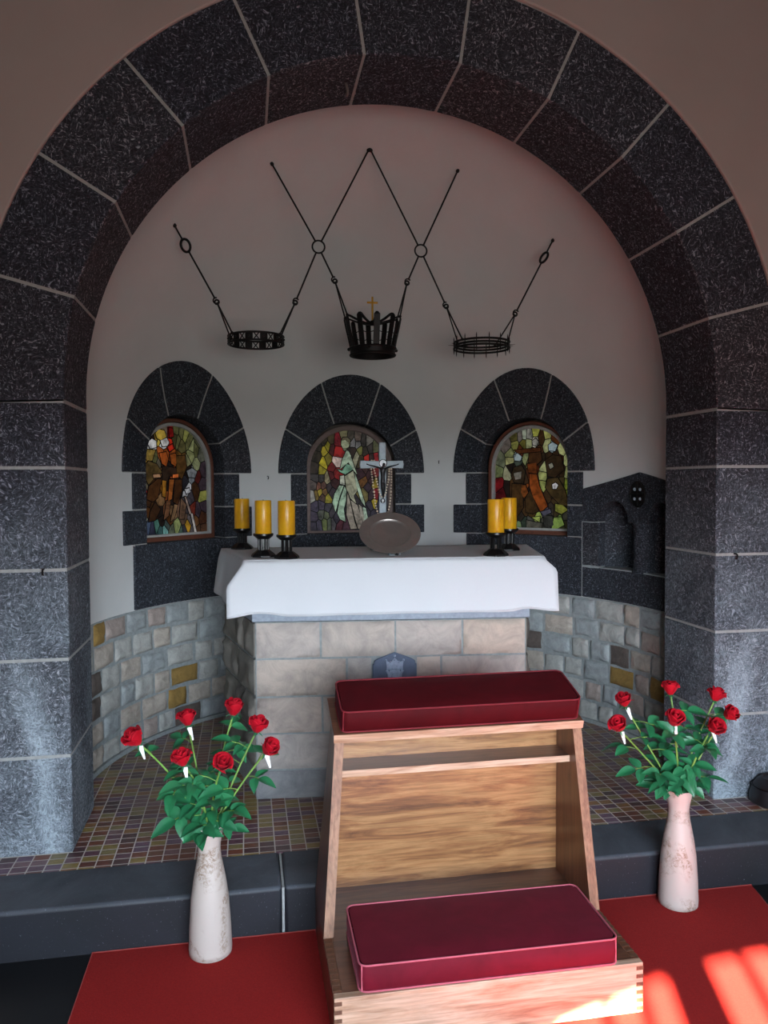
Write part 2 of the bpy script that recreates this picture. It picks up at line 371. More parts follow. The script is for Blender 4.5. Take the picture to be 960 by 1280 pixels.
GLASS_L = [(-0.148,1.689,225,225,225),(-0.15,1.715,40,32,30),(-0.063,1.7,225,225,225),(-0.088,1.733,205,180,80),(-0.106,1.746,170,140,60),(-0.059,1.753,120,105,90),(-0.017,1.756,120,20,18),(-0.022,1.683,190,45,25),(0.021,1.765,92,92,58),(0.06,1.752,92,92,58),(0.085,1.737,130,132,72),(0.034,1.712,92,92,58),(0.059,1.686,84,80,48),(0.015,1.722,70,66,40),(0.109,1.703,92,92,58),(0.129,1.672,140,145,100),(0.165,1.666,92,92,58),(0.196,1.643,90,92,80),(0.124,1.637,135,140,95),(0.182,1.706,80,80,60),(-0.149,1.625,150,125,60),(-0.122,1.596,92,92,58),(-0.079,1.623,170,90,40),(-0.05,1.624,150,78,28),(-0.007,1.618,170,90,36),(-0.145,1.565,80,48,22),(-0.108,1.581,90,84,70),(-0.183,1.543,190,150,50),(-0.17,1.509,190,140,50),(-0.193,1.498,215,210,190),(-0.179,1.475,120,110,90),(-0.201,1.438,160,30,28),(-0.196,1.401,90,16,20),(-0.128,1.521,205,150,110),(-0.071,1.529,150,100,60),(0.006,1.518,220,110,50),(-0.032,1.56,34,26,22),(-0.06,1.582,58,36,20),(0.037,1.607,100,70,30),(0.072,1.6,86,62,28),(0.056,1.553,80,48,22),(0.097,1.593,130,130,95),(0.164,1.578,130,136,100),(0.127,1.53,120,125,130),(0.107,1.546,34,26,22),(0.178,1.515,70,26,22),(0.21,1.547,62,50,58),(0.204,1.475,62,50,58),(-0.138,1.475,80,48,22),(-0.11,1.49,80,48,22),(-0.148,1.438,58,36,20),(-0.115,1.438,84,52,24),(-0.068,1.46,170,110,30),(-0.039,1.467,34,26,22),(-0.019,1.46,160,90,36),(0.01,1.483,120,70,30),(0.014,1.428,58,36,20),(-0.001,1.39,34,26,22),(-0.035,1.406,140,76,36),(0.045,1.467,34,26,22),(0.075,1.475,40,38,44),(0.094,1.435,190,190,195),(0.114,1.396,70,66,72),(0.156,1.435,58,36,20),(0.208,1.394,140,140,72),(0.212,1.354,62,50,58),(-0.172,1.378,58,36,20),(-0.14,1.347,70,44,22),(-0.178,1.326,80,48,22),(-0.127,1.317,58,36,20),(-0.093,1.384,130,98,66),(-0.094,1.323,34,26,22),(-0.056,1.322,120,78,50),(-0.085,1.277,34,26,22),(-0.007,1.321,130,100,70),(-0.038,1.275,80,48,22),(0.042,1.335,112,84,66),(0.066,1.287,90,70,56),(0.083,1.349,60,56,60),(0.117,1.277,96,90,92),(0.133,1.324,100,40,30),(0.169,1.315,62,50,58),(0.153,1.267,90,60,36),(0.2,1.282,72,44,30),(-0.197,1.278,190,190,170),(-0.207,1.23,100,100,60),(-0.175,1.251,66,78,100),(-0.147,1.235,54,56,74),(-0.119,1.248,78,120,108),(-0.096,1.217,60,90,90),(-0.063,1.219,120,170,165),(-0.048,1.253,70,84,80),(-0.019,1.213,90,96,80),(0.02,1.234,140,150,96),(0.05,1.201,70,90,80),(0.096,1.238,170,130,40),(0.131,1.205,90,84,88),(0.173,1.203,80,56,40),(0.204,1.209,88,60,44),(0.07,1.208,54,52,60)]
GLASS_C = [(-0.152,1.674,165,150,40),(-0.161,1.6,190,175,40),(-0.135,1.699,140,130,36),(-0.132,1.625,110,100,30),(-0.194,1.641,52,44,32),(-0.207,1.559,56,48,40),(-0.174,1.551,150,140,40),(-0.189,1.699,50,46,36),(-0.156,1.731,56,48,36),(-0.207,1.502,70,66,66),(-0.174,1.502,60,56,54),(-0.137,1.497,150,140,110),(-0.073,1.74,120,26,36),(-0.078,1.666,170,36,34),(-0.107,1.682,70,28,26),(-0.082,1.608,215,190,180),(-0.103,1.567,110,24,26),(-0.083,1.534,140,30,30),(-0.108,1.518,90,26,28),(-0.096,1.476,60,30,30),(-0.031,1.773,120,116,84),(-0.11,1.748,70,60,40),(0.01,1.757,70,64,56),(0.027,1.724,120,118,118),(0.056,1.716,126,124,124),(0.056,1.749,96,84,76),(0.047,1.641,160,156,130),(0.026,1.666,56,44,38),(0.068,1.674,110,110,60),(0.076,1.617,70,60,40),(0.093,1.732,60,56,52),(0.123,1.733,120,116,108),(0.135,1.691,66,60,56),(0.11,1.625,180,44,34),(0.101,1.666,60,54,44),(0.169,1.633,160,40,44),(0.165,1.691,90,92,66),(0.143,1.625,60,44,40),(0.134,1.575,70,40,40),(0.101,1.558,66,44,42),(0.084,1.525,60,36,42),(0.092,1.492,110,72,30),(0.126,1.525,64,40,44),(0.16,1.542,120,40,40),(0.159,1.475,150,130,40),(0.142,1.492,70,44,44),(0.117,1.442,56,40,50),(0.1,1.401,110,100,56),(0.167,1.4,130,26,36),(0.138,1.4,60,44,50),(0.158,1.346,180,160,44),(0.133,1.325,56,50,60),(0.184,1.325,60,56,70),(0.116,1.292,50,44,54),(0.149,1.275,52,48,60),(0.201,1.475,60,56,56),(0.235,1.508,70,66,66),(0.243,1.425,64,60,64),(0.201,1.392,56,52,56),(0.217,1.308,60,56,66),(0.243,1.341,60,58,62),(0.202,1.641,60,56,48),(0.219,1.683,66,60,50),(0.244,1.575,64,60,56),(-0.216,1.461,90,80,76),(-0.191,1.452,130,84,66),(-0.162,1.456,96,66,56),(-0.183,1.419,170,150,50),(-0.208,1.403,110,90,40),(-0.154,1.419,120,90,50),(-0.134,1.378,150,140,44),(-0.167,1.386,80,60,50),(-0.224,1.395,150,148,140),(-0.209,1.329,66,58,76),(-0.176,1.337,72,64,80),(-0.134,1.32,70,66,76),(-0.217,1.263,64,56,70),(-0.176,1.279,80,82,72),(-0.143,1.271,90,96,70),(-0.152,1.229,110,120,72),(-0.127,1.229,84,90,76),(-0.193,1.213,72,66,82),(-0.218,1.206,60,54,66),(-0.102,1.229,80,76,80),(-0.11,1.287,60,54,60),(-0.061,1.203,84,40,50),(-0.085,1.253,56,50,62),(-0.027,1.186,70,44,56),(-0.109,1.419,56,46,52),(-0.125,1.444,60,50,54),(0.049,1.31,60,54,60),(0.099,1.226,54,50,62),(0.166,1.225,56,54,64),(0.217,1.224,58,56,66)]
GLASS_R = [(-0.049,1.752,170,180,160),(-0.013,1.75,150,150,140),(-0.069,1.745,110,104,100),(0.027,1.77,190,192,90),(0.098,1.749,188,190,110),(-0.11,1.739,90,84,44),(-0.106,1.695,150,150,80),(-0.156,1.692,100,92,86),(-0.139,1.643,140,144,96),(0.027,1.708,190,185,170),(-0.017,1.703,160,166,120),(-0.053,1.7,100,96,44),(0.066,1.732,70,48,26),(0.137,1.676,165,185,190),(0.102,1.695,180,184,130),(0.152,1.722,90,50,24),(0.194,1.656,200,206,140),(0.221,1.598,184,190,130),(0.228,1.526,180,188,128),(0.221,1.455,140,156,60),(0.233,1.405,130,146,50),(-0.086,1.62,150,165,170),(-0.139,1.602,160,160,110),(-0.069,1.664,84,44,20),(-0.029,1.618,150,160,110),(-0.013,1.603,110,110,70),(-0.086,1.582,70,80,70),(-0.156,1.524,150,150,120),(-0.21,1.547,110,120,80),(-0.202,1.592,100,106,84),(-0.086,1.516,130,128,120),(-0.11,1.546,34,26,22),(-0.135,1.561,34,26,22),(-0.069,1.545,48,40,28),(-0.053,1.486,60,44,28),(0.011,1.639,64,40,22),(0.043,1.653,70,44,24),(0.019,1.566,120,62,24),(0.003,1.529,84,48,24),(0.019,1.478,130,66,24),(0.051,1.397,140,72,28),(0.075,1.346,130,66,26),(0.035,1.441,136,70,26),(-0.045,1.426,130,72,30),(-0.021,1.397,34,26,22),(0.059,1.601,46,36,24),(0.082,1.557,180,186,130),(0.078,1.506,170,178,110),(0.075,1.455,150,160,90),(0.121,1.607,56,40,24),(0.152,1.621,50,36,22),(0.183,1.599,80,36,24),(0.125,1.571,130,128,112),(0.16,1.556,52,38,22),(0.191,1.541,58,42,24),(0.152,1.513,48,38,24),(0.121,1.513,34,26,22),(0.152,1.451,215,215,220),(0.114,1.47,78,64,36),(0.191,1.462,66,56,32),(0.183,1.412,74,60,32),(0.137,1.412,70,52,28),(0.106,1.397,66,48,28),(0.153,1.368,62,48,28),(0.195,1.325,140,146,62),(0.183,1.347,120,122,56),(0.153,1.31,64,54,32),(0.221,1.369,80,76,40),(-0.206,1.456,110,22,26),(-0.193,1.411,80,18,22),(-0.16,1.441,34,26,22),(-0.119,1.441,74,50,26),(-0.094,1.396,80,56,24),(-0.077,1.337,78,56,28),(-0.11,1.336,70,48,24),(-0.11,1.262,66,46,24),(-0.069,1.27,50,44,36),(-0.045,1.315,70,50,28),(-0.005,1.33,64,48,28),(0.011,1.294,84,64,30),(0.039,1.257,160,176,88),(-0.004,1.227,84,82,76),(0.028,1.213,90,90,80),(-0.049,1.226,50,60,50),(-0.077,1.21,110,130,90),(0.075,1.221,76,76,66),(0.11,1.241,190,200,190),(0.114,1.266,60,60,54),(0.176,1.238,140,170,84),(0.153,1.202,130,160,80),(0.199,1.203,60,64,40),(0.222,1.275,70,70,60),(0.222,1.225,60,58,40),(0.091,1.302,80,78,92),(0.13,1.31,60,52,44)]
FIGURES = [[([(-0.209,1.557),(-0.168,1.595),(-0.115,1.58),(-0.08,1.536),(-0.137,1.498),(-0.17,1.468),(-0.188,1.498)],92,74,42),([(-0.097,1.638),(-0.05,1.647),(-0.036,1.605),(-0.051,1.567),(-0.08,1.582)],168,84,34),([(-0.026,1.633),(0.013,1.641),(0.027,1.607),(0.012,1.568),(-0.017,1.583)],156,82,32),([(0.013,1.626),(0.078,1.631),(0.092,1.569),(0.055,1.498),(0.021,1.522)],84,58,28),([(-0.08,1.566),(-0.037,1.571),(-0.028,1.529),(-0.053,1.468),(-0.081,1.498)],44,32,24),([(-0.037,1.567),(0.017,1.56),(0.021,1.525),(-0.033,1.513)],52,36,26),([(-0.008,1.525),(0.031,1.528),(0.031,1.508),(-0.012,1.504)],214,112,54),([(-0.142,1.524),(-0.095,1.528),(-0.09,1.509),(-0.139,1.505)],196,150,112),([(-0.17,1.461),(-0.109,1.502),(-0.083,1.498),(-0.111,1.4),(-0.144,1.378),(-0.186,1.393)],72,44,22),([(-0.081,1.494),(-0.053,1.49),(-0.059,1.399),(-0.083,1.407)],158,106,34),([(-0.033,1.498),(0.001,1.498),(-0.018,1.39),(-0.045,1.375)],150,84,36),([(0.006,1.498),(0.055,1.498),(0.054,1.436),(0.023,1.358),(-0.008,1.375)],70,42,22),([(-0.164,1.326),(-0.131,1.377),(-0.094,1.338),(-0.132,1.279),(-0.174,1.273)],60,38,22),([(-0.055,1.383),(-0.024,1.381),(-0.042,1.299),(-0.076,1.277)],112,76,52),([(-0.002,1.363),(0.023,1.358),(-0.003,1.282),(-0.03,1.267)],124,96,68),([(0.045,1.397),(0.083,1.357),(0.066,1.279),(0.031,1.28)],110,84,66),([(0.069,1.404),(0.082,1.404),(0.118,1.309),(0.104,1.301)],150,130,120),([(0.112,1.309),(0.127,1.308),(0.157,1.195),(0.139,1.192)],196,190,186),([(-0.123,1.743),(-0.1,1.766),(-0.062,1.761),(-0.048,1.727),(-0.087,1.707),(-0.113,1.717)],196,166,70),([(-0.091,1.706),(-0.048,1.723),(-0.029,1.698),(-0.044,1.678),(-0.078,1.673)],216,216,214),([(-0.044,1.674),(-0.01,1.691),(-0.001,1.664),(-0.03,1.648)],190,44,26),([(-0.178,1.692),(-0.147,1.714),(-0.117,1.702),(-0.117,1.668),(-0.157,1.659)],222,222,222),([(-0.033,1.778),(-0.004,1.775),(0,1.73),(-0.029,1.724)],122,22,20),([(0.086,1.545),(0.127,1.562),(0.163,1.542),(0.147,1.506),(0.101,1.51)],122,126,130),([(0.069,1.444),(0.105,1.451),(0.115,1.427),(0.084,1.416)],196,196,200)],
[([(-0.048,1.74),(-0.032,1.753),(-0.002,1.744),(0.006,1.72),(-0.003,1.695),(-0.02,1.687),(-0.04,1.691),(-0.05,1.711)],176,184,150),([(-0.05,1.732),(-0.038,1.757),(-0.011,1.758),(0.008,1.742),(0.006,1.703),(-0.005,1.724),(-0.025,1.739)],104,100,78),([(-0.044,1.697),(-0.032,1.691),(-0.017,1.694),(-0.014,1.676),(-0.032,1.673)],116,122,98),([(-0.017,1.676),(-0.003,1.673),(0.013,1.641),(-0.004,1.6),(-0.016,1.592),(-0.058,1.559),(-0.045,1.617)],178,200,172),([(-0.001,1.668),(0.011,1.641),(0.03,1.583),(0.05,1.525),(0.034,1.542),(0.013,1.571),(-0.004,1.6)],188,206,180),([(-0.016,1.593),(0.013,1.583),(0.025,1.559),(-0.025,1.526),(-0.058,1.542),(-0.079,1.563),(-0.046,1.551)],130,178,150),([(-0.029,1.517),(0.025,1.55),(0.037,1.501),(0.05,1.426),(0.028,1.393),(0.045,1.339),(0.007,1.377),(-0.021,1.443)],172,172,146),([(0.034,1.538),(0.058,1.476),(0.095,1.359),(0.099,1.326),(0.074,1.359),(0.041,1.459)],180,202,176),([(-0.058,1.518),(-0.032,1.522),(-0.027,1.46),(-0.059,1.468)],200,204,186),([(-0.063,1.46),(-0.034,1.458),(-0.059,1.394),(-0.087,1.295),(-0.108,1.353),(-0.092,1.41)],168,196,168),([(-0.03,1.455),(-0.017,1.426),(-0.022,1.36),(-0.035,1.311),(-0.025,1.232),(-0.06,1.249),(-0.077,1.286),(-0.064,1.361)],170,198,172),([(-0.013,1.418),(0.003,1.368),(0.031,1.235),(0.048,1.189),(0.006,1.186),(-0.02,1.277)],160,150,136),([(0.007,1.368),(0.051,1.336),(0.082,1.234),(0.065,1.185),(0.052,1.189),(0.023,1.293)],166,156,142),([(0.057,1.343),(0.078,1.326),(0.099,1.234),(0.086,1.226),(0.067,1.276)],178,172,158),([(0.082,1.326),(0.103,1.317),(0.12,1.234),(0.094,1.222)],190,214,190)],
[([(-0.11,1.561),(-0.061,1.575),(-0.037,1.537),(-0.049,1.463),(-0.11,1.471),(-0.131,1.516)],54,42,28),([(-0.114,1.527),(-0.061,1.537),(-0.065,1.493),(-0.102,1.486)],136,132,122),([(-0.123,1.464),(-0.053,1.463),(-0.049,1.322),(-0.086,1.27),(-0.127,1.269)],72,50,26),([(-0.061,1.456),(-0.033,1.456),(-0.017,1.411),(-0.045,1.374),(-0.065,1.411)],126,70,30),([(-0.013,1.647),(0.059,1.66),(0.07,1.601),(0.035,1.573),(-0.017,1.588)],66,42,22),([(-0.025,1.581),(0.035,1.587),(0.039,1.521),(-0.017,1.529)],112,58,24),([(-0.011,1.522),(0.035,1.521),(0.055,1.448),(0.106,1.332),(0.063,1.294),(0.011,1.389),(-0.009,1.448)],138,70,27),([(-0.037,1.374),(-0.005,1.426),(0.051,1.302),(0.011,1.286),(-0.033,1.293)],66,48,26),([(0.09,1.601),(0.137,1.629),(0.19,1.62),(0.206,1.541),(0.152,1.498),(0.106,1.506)],54,40,24),([(0.106,1.492),(0.168,1.498),(0.214,1.426),(0.237,1.333),(0.183,1.34),(0.122,1.397),(0.09,1.441)],72,58,32),([(0.153,1.347),(0.199,1.34),(0.233,1.312),(0.191,1.286),(0.153,1.303)],138,142,60),([(-0.11,1.665),(0.059,1.674),(0.063,1.651),(-0.086,1.642)],84,46,22),([(-0.114,1.635),(-0.086,1.646),(-0.057,1.623),(-0.069,1.597),(-0.106,1.601)],152,168,172),([(0.109,1.687),(0.136,1.704),(0.167,1.685),(0.152,1.65),(0.113,1.655)],166,186,192),([(0.007,1.716),(0.031,1.73),(0.049,1.708),(0.039,1.682),(0.011,1.691)],152,152,144),([(0.133,1.459),(0.156,1.469),(0.172,1.455),(0.16,1.432),(0.137,1.432)],220,220,222),([(0.11,1.575),(0.133,1.585),(0.144,1.56),(0.121,1.546)],134,132,116),([(0.059,1.298),(0.122,1.317),(0.13,1.295),(0.083,1.273)],82,80,94),([(0.145,1.267),(0.191,1.271),(0.21,1.225),(0.153,1.194),(0.13,1.201)],136,164,82),([(0.004,1.264),(0.059,1.272),(0.058,1.236)],162,178,90),([(-0.029,1.248),(0.075,1.232),(0.067,1.196),(-0.029,1.193)],88,86,76),([(0.083,1.28),(0.137,1.274),(0.145,1.223),(0.122,1.201),(0.083,1.214)],58,58,54)]]
# ------------------------------------------------------------------ main dimensions (metres)
STEP = 0.155            # height of the tiled dais
AR, AO, AT = 1.255, 1.552, 0.397     # arch inner radius, outer radius, depth
ZS = 1.805              # springing height
R, CY = 1.365, 0.5      # apse radius and centre
ROOM_X, ROOM_BACK, ROOM_TOP = 2.5, -4.0, 3.95

def Rw(z): return sqrt(max(R * R - max(0.0, z - ZS) ** 2, 1e-4))
def B(u, z, d=0.0):
    """point on the apse wall: arc length u from the back, height z, d towards the room"""
    r = Rw(z) - d; a = u / R
    return (r * sin(a), CY + r * cos(a), z)

# ------------------------------------------------------------------ the setting
m = MB(); m.box(-ROOM_X, ROOM_X, ROOM_BACK - 0.6, -0.2, -0.1, 0.0)
tag(m.build('floor', M['slate'], smooth=0), 'black slate floor in front of the step', 'floor', kind='structure')
m = MB(); m.box(-1.75, 1.75, -0.135, 1.95, 0.02, STEP)
tag(m.build('floor_raised', M['tiles'], smooth=0), 'raised floor of small brown and violet mosaic tiles', 'floor', kind='structure')
# kerb: two long stones with one mortared joint
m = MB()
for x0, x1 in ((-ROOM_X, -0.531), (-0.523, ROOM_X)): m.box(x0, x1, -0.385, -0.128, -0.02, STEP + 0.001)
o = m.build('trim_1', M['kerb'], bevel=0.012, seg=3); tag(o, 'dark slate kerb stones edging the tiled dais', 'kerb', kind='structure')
m = MB()
for x in (-0.531, ): m.box(x, x + .008, -0.382, -0.13, -0.02, STEP - 0.002)
m.build('joint', M['mortar'], o)

# arch of basalt: eleven voussoirs and the pier courses
JZ = [1.761, 1.529, 1.169, 0.851, 0.505, STEP]
m = MB(); mo = MB(); g = 0.0042
A0 = rad(-1.9); DA = (PI - 2 * A0) / 11
rr = random.Random(5)
for k in range(11):
    a0, a1 = A0 + k * DA, A0 + (k + 1) * DA
    ro = AO + rr.uniform(-0.004, 0.004)
    def fn(s, t_, d, a0=a0, a1=a1, ro=ro):
        r = AR + (ro - AR) * t_; e = g / r
        a = a0 + e + (a1 - a0 - 2 * e) * s
        return (-r * cos(a), AT * (1 - d), ZS + r * sin(a))
    m.block(fn, 8, 1, 1)
for sx in (-1, 1):
    zt = ZS - AR * sin(-A0)
    top = JZ[0]
    for k in range(5):
        x0, x1 = AR, AO + (0.0, .26, .05, .30, .08)[k]
        z1, z0 = JZ[k] - (g if k else 0.004), JZ[k + 1] + (g if k < 4 else 0)
        xs = sorted((sx * x0, sx * x1)); m.box(xs[0], xs[1], 0.0, AT, z0, z1)
    xs = sorted((sx * (AR + .003), sx * (AO + .2))); mo.box(xs[0], xs[1], 0.0022, AT - .002, STEP, JZ[0] + .02)
arch = m.build('trim_2', M['basalt'], bevel=0.006, seg=2, smooth=50)
tag(arch, 'great round arch and piers of bush-hammered dark basalt blocks', 'arch', kind='structure')
def fn(s, t_, d):
    r = AR + .0025 + (AO - .004 - AR) * t_; a = A0 + (PI - 2 * A0) * s
    return (-r * cos(a), 0.0022 + (AT - 0.0045) * (1 - d), ZS + r * sin(a))
mo.block(fn, 96, 1, 1); mo.build('mortar', M['mortar'], arch)

# front wall round the arch
m = MB()
N = 72
ins, outs = [], []
for k in range(N + 1):
    a = PI * k / N; r = AO - .002
    ins.append((-r * cos(a), ZS + r * sin(a)))
ins = [(-AO + .002, 0.0)] + ins + [(AO - .002, 0.0)]
for (x, z) in ins:
    if z <= ZS + 1e-6: outs.append((math.copysign(ROOM_X, x), z))
    else:
        f = min(ROOM_X / max(abs(x), 1e-6), (ROOM_TOP - ZS) / (z - ZS)); outs.append((x * f, ZS + (z - ZS) * f))
for (px, pz) in ((-ROOM_X, ROOM_TOP), (ROOM_X, ROOM_TOP)):
    k = min(range(len(outs)), key=lambda i: (outs[i][0] - px) ** 2 + (outs[i][1] - pz) ** 2); outs[k] = (px, pz)
n = len(ins); vs = []
for y, sh in ((-0.014, 0.006), (0.10, 0)):
    for (x, z) in ins:
        vs.append((x, y, z))
    for (x, z) in outs: vs.append((x, y, z))
fs = []
for i in range(n - 1):
    fs.append((i, i + 1, n + i + 1, n + i)); fs.append((2 * n + i, 3 * n + i, 3 * n + i + 1, 2 * n + i + 1))
    fs.append((i, 2 * n + i, 2 * n + i + 1, i + 1))
m.add(vs, fs)
tag(m.build('wall_front', M['plaster_front'], smooth=50, bevel=0.006, seg=2, angle=60), 'plastered wall around the great arch', 'wall', kind='structure')

# room behind the camera: side walls, ceiling and a back wall with an arched, barred doorway
for nm, x0, x1 in (('wall_left', -ROOM_X - .15, -ROOM_X), ('wall_right', ROOM_X, ROOM_X + .15)):
    m = MB(); m.box(x0, x1, ROOM_BACK - .3, 0.12, -0.1, ROOM_TOP + .1)
    tag(m.build(nm, M['plaster_room'], smooth=0), 'plastered side wall of the chapel, on the ' + nm[5:] + ' of the altar', 'wall', kind='structure')
m = MB(); m.box(-ROOM_X - .15, ROOM_X + .15, ROOM_BACK - .3, 0.12, ROOM_TOP, ROOM_TOP + .12)
tag(m.build('ceiling', M['plaster_room'], smooth=0), 'plain plastered ceiling', 'ceiling', kind='structure')
DW, DH, DR = 1.12, 1.975, 2.7
def head(x): return DH - (DR - sqrt(DR * DR - x * x))
m = MB(); n = 24
xs = [-DW + 2 * DW * i / n for i in range(n + 1)]
for i in range(n):
    def fn(s, t_, d, xa=xs[i], xb=xs[i + 1]):
        x = xa + (xb - xa) * s; z0 = head(x); return (x, ROOM_BACK - .05 * (1 - d), z0 + (ROOM_TOP - z0) * t_)
    m.block(fn)
m.box(-ROOM_X, -DW, ROOM_BACK - .05, ROOM_BACK, -.1, ROOM_TOP); m.box(DW, ROOM_X, ROOM_BACK - .05, ROOM_BACK, -.1, ROOM_TOP)
tag(m.build('wall_back', M['plaster_room'], smooth=0), 'plastered wall with the arched doorway', 'wall', kind='structure')
# doorway grille: two leaves with solid lower boards, bars above
door = empty('door_1', (0, ROOM_BACK - .02, 0), 'barred double gate in the arched doorway', 'gate', kind='structure')
m = MB()
for x, hw_ in ((-1.09, .09), (-.362, .07), (.362, .07), (1.09, .09)): m.box(x - hw_, x + hw_, ROOM_BACK - .05, ROOM_BACK - .01, 0, head(x) + .02)
m.build('stile', M['black_gloss'], door)
m = MB()
for x in (-.94, -.80, -.643, -.527, -.17, -.05, .07, .19, .5, .62, .74, .86): m.box(x - .014, x + .014, ROOM_BACK - .04, ROOM_BACK - .02, 0, head(x) + .02)
m.build('bar', M['iron'], door)
m = MB(); m.box(-DW, DW, ROOM_BACK - .045, ROOM_BACK - .012, 0, 0.7); m.build('sun_bounce_board', M['wood_dark'], door)

# apse shell (hemispherical head), left open behind the three window embrasures
WIN = [rad(-45.2), rad(0.1), rad(45.7)]
WU = [a * R for a in WIN]
m = MB()
zsl = [0.0, .155] + [.155 + (ZS - .155) * i / 46 for i in range(1, 47)]
NU = 116; us = [-R * PI / 2 + R * PI * i / NU for i in range(NU + 1)]
idx = {}
vs = []
for j, z in enumerate(zsl):
    for i, u in enumerate(us): idx[i, j] = len(vs); vs.append(B(u, z))
nz = len(zsl); ND = 40
for j in range(1, ND):
    th = PI / 2 * j / ND
    for i, u in enumerate(us): idx[i, nz - 1 + j] = len(vs); vs.append((R * cos(th) * sin(u / R), CY + R * cos(th) * cos(u / R), ZS + R * sin(th)))
top = len(vs); vs.append((0, CY, ZS + R))
fs = []
def in_win(u, z): return any(abs(u - w) < .33 and 1.14 < z < (1.93 if abs(u - w) < .30 else 1.6) for w in WU)
for j in range(nz - 1 + ND - 1):
    for i in range(NU):
        q = (idx[i, j], idx[i + 1, j], idx[i + 1, j + 1], idx[i, j + 1])
        p = [Vector(vs[k]) for k in q]; ce = (p[0] + p[1] + p[2] + p[3]) / 4
        u = R * math.atan2(ce.x, ce.y - CY)
        if in_win(u, ce.z) or (u > 1.49 and 0.86 < ce.z < 1.40): continue
        fs.append(q)
for i in range(NU): fs.append((idx[i, nz - 2 + ND], idx[i + 1, nz - 2 + ND], top))
m.add(vs, fs)
# short barrel from the shell to the back of the arch, and the return behind the arch
K = 64
path = [(-R, 0.0)] + [(-R * cos(PI * k / K), ZS + R * sin(PI * k / K)) for k in range(K + 1)] + [(R, 0.0)]
ring = [(x, CY, z) for x, z in path] + [(x, AT - .004, z) for x, z in path]
inner = [(-AR - .02, AT - .004, 0.0)] + [(-(AR + .02) * cos(PI * k / K), AT - .004, ZS + (AR + .02) * sin(PI * k / K)) for k in range(K + 1)] + [(AR + .02, AT - .004, 0.0)]
n = len(path)
m.add(ring + inner, [(i, i + 1, n + i + 1, n + i) for i in range(n - 1)] + [(n + i, n + i + 1, 2 * n + i + 1, 2 * n + i) for i in range(n - 1)])
tag(m.build('wall_apse', M['plaster'], smooth=60, merge=1e-4), 'curved pale plaster wall of the apse with its half-dome head', 'wall', kind='structure')
# outer masonry: closes the apse against the daylight
m = MB()
RO = R + .22
vs = []
path = [(-RO, -.05)] + [(-RO * cos(PI * k / 24), ZS + RO * sin(PI * k / 24)) for k in range(25)] + [(RO, -.05)]
def fn(s, t_):
    a = -PI / 2 + PI * s
    if t_ < .4: z = -.05 + (ZS + .05) * t_ / .4; r = RO
    else: th = PI / 2 * (t_ - .4) / .6; r = RO * cos(th); z = ZS + RO * sin(th)
    return (r * sin(a), CY + r * cos(a), z)
m.grid(fn, 40, 20)
n = len(path)
m.add([(x, CY, z) for x, z in path] + [(x, .08, z) for x, z in path], [(i, i + 1, n + i + 1, n + i) for i in range(n - 1)])
m.box(-1.8, 1.8, .05, 2.2, -.08, 0.02)
tag(m.build('wall_outer', M['plaster_room'], smooth=60, merge=1e-4), 'outer face of the apse wall', 'wall', kind='structure')

# rubble dado
DZ0, DZ1 = STEP, 0.836
def nz3(p, s): return mnoise.noise(Vector(p) * s)
m = MB()
rr = random.Random(3)
rows = 6; zc = [DZ0 + (DZ1 - DZ0) * i / rows for i in range(rows + 1)]
def rubble(m, S, u0, u1, z0, z1, k, proud=.012, rel=.012, inset=.007, nu=7, nv=6, wob=.006):
    """one rough-faced stone on the surface S(u,z,d)"""
    sd = Vector((k * 3.17, k * 1.31, k * .77))
    def fn(s, t_, d):
        es, et = min(s, 1 - s), min(t_, 1 - t_)
        u = u0 + inset + (u1 - u0 - 2 * inset) * s; z = z0 + inset + (z1 - z0 - 2 * inset) * t_
        e = min(es * (u1 - u0), et * (z1 - z0)); rise = min(1.0, e / .016); rise = rise * (2 - rise)
        p = Vector((u, z, 0))
        if es == 0 or et == 0 or d == 0:
            u += wob * mnoise.noise(p * 21 + sd); z += wob * mnoise.noise(p * 23 - sd)
        q = proud * (.35 + .65 * rise) + rise * rel * (mnoise.noise(p * 14 + sd) + .6 * mnoise.noise(p * 37 + sd))
        return S(u, z, q * d - .01 * (1 - d))
    m.block(fn, nu, nv, 1)
k = 0
for r_ in range(rows):
    u = -2.14 - rr.uniform(0, .1)
    while u < 2.14:
        w = rr.uniform(.115, .20)
        if u + w > 2.14: w = 2.14 - u
        if w < .05: break
        dz0, dz1 = rr.uniform(-.006, .006), rr.uniform(-.006, .006)
        a = zc[r_] + (dz0 if r_ else 0); b = zc[r_ + 1] + (dz1 if r_ < rows - 1 else 0)
        if not (-.55 < u and u + w < .5):           # behind the altar nothing shows
            rubble(m, B, u, u + w, a, b, k, proud=.015, rel=.009, inset=rr.uniform(.006, .010))
        u += w; k += 1
dado_o = m.build('wall_dado', M['rubble'], smooth=60)
tag(dado_o, 'low curved dado of rough grey and ochre rubble stones', 'wall', kind='structure')
m = MB(); m.block(lambda s, t_, d: B(-2.15 + 4.3 * s, DZ0 - .02 + (DZ1 - DZ0 + .02) * t_, -.05 + .0545 * d), 90, 1, 1)
# cement fillet where the dado meets the tiles
m.tube([B(-2.15 + 4.3 * i / 80, DZ0 + .004, .018) for i in range(81)], .016, 6)
m.build('mortar', M['mortar_dark'], dado_o)

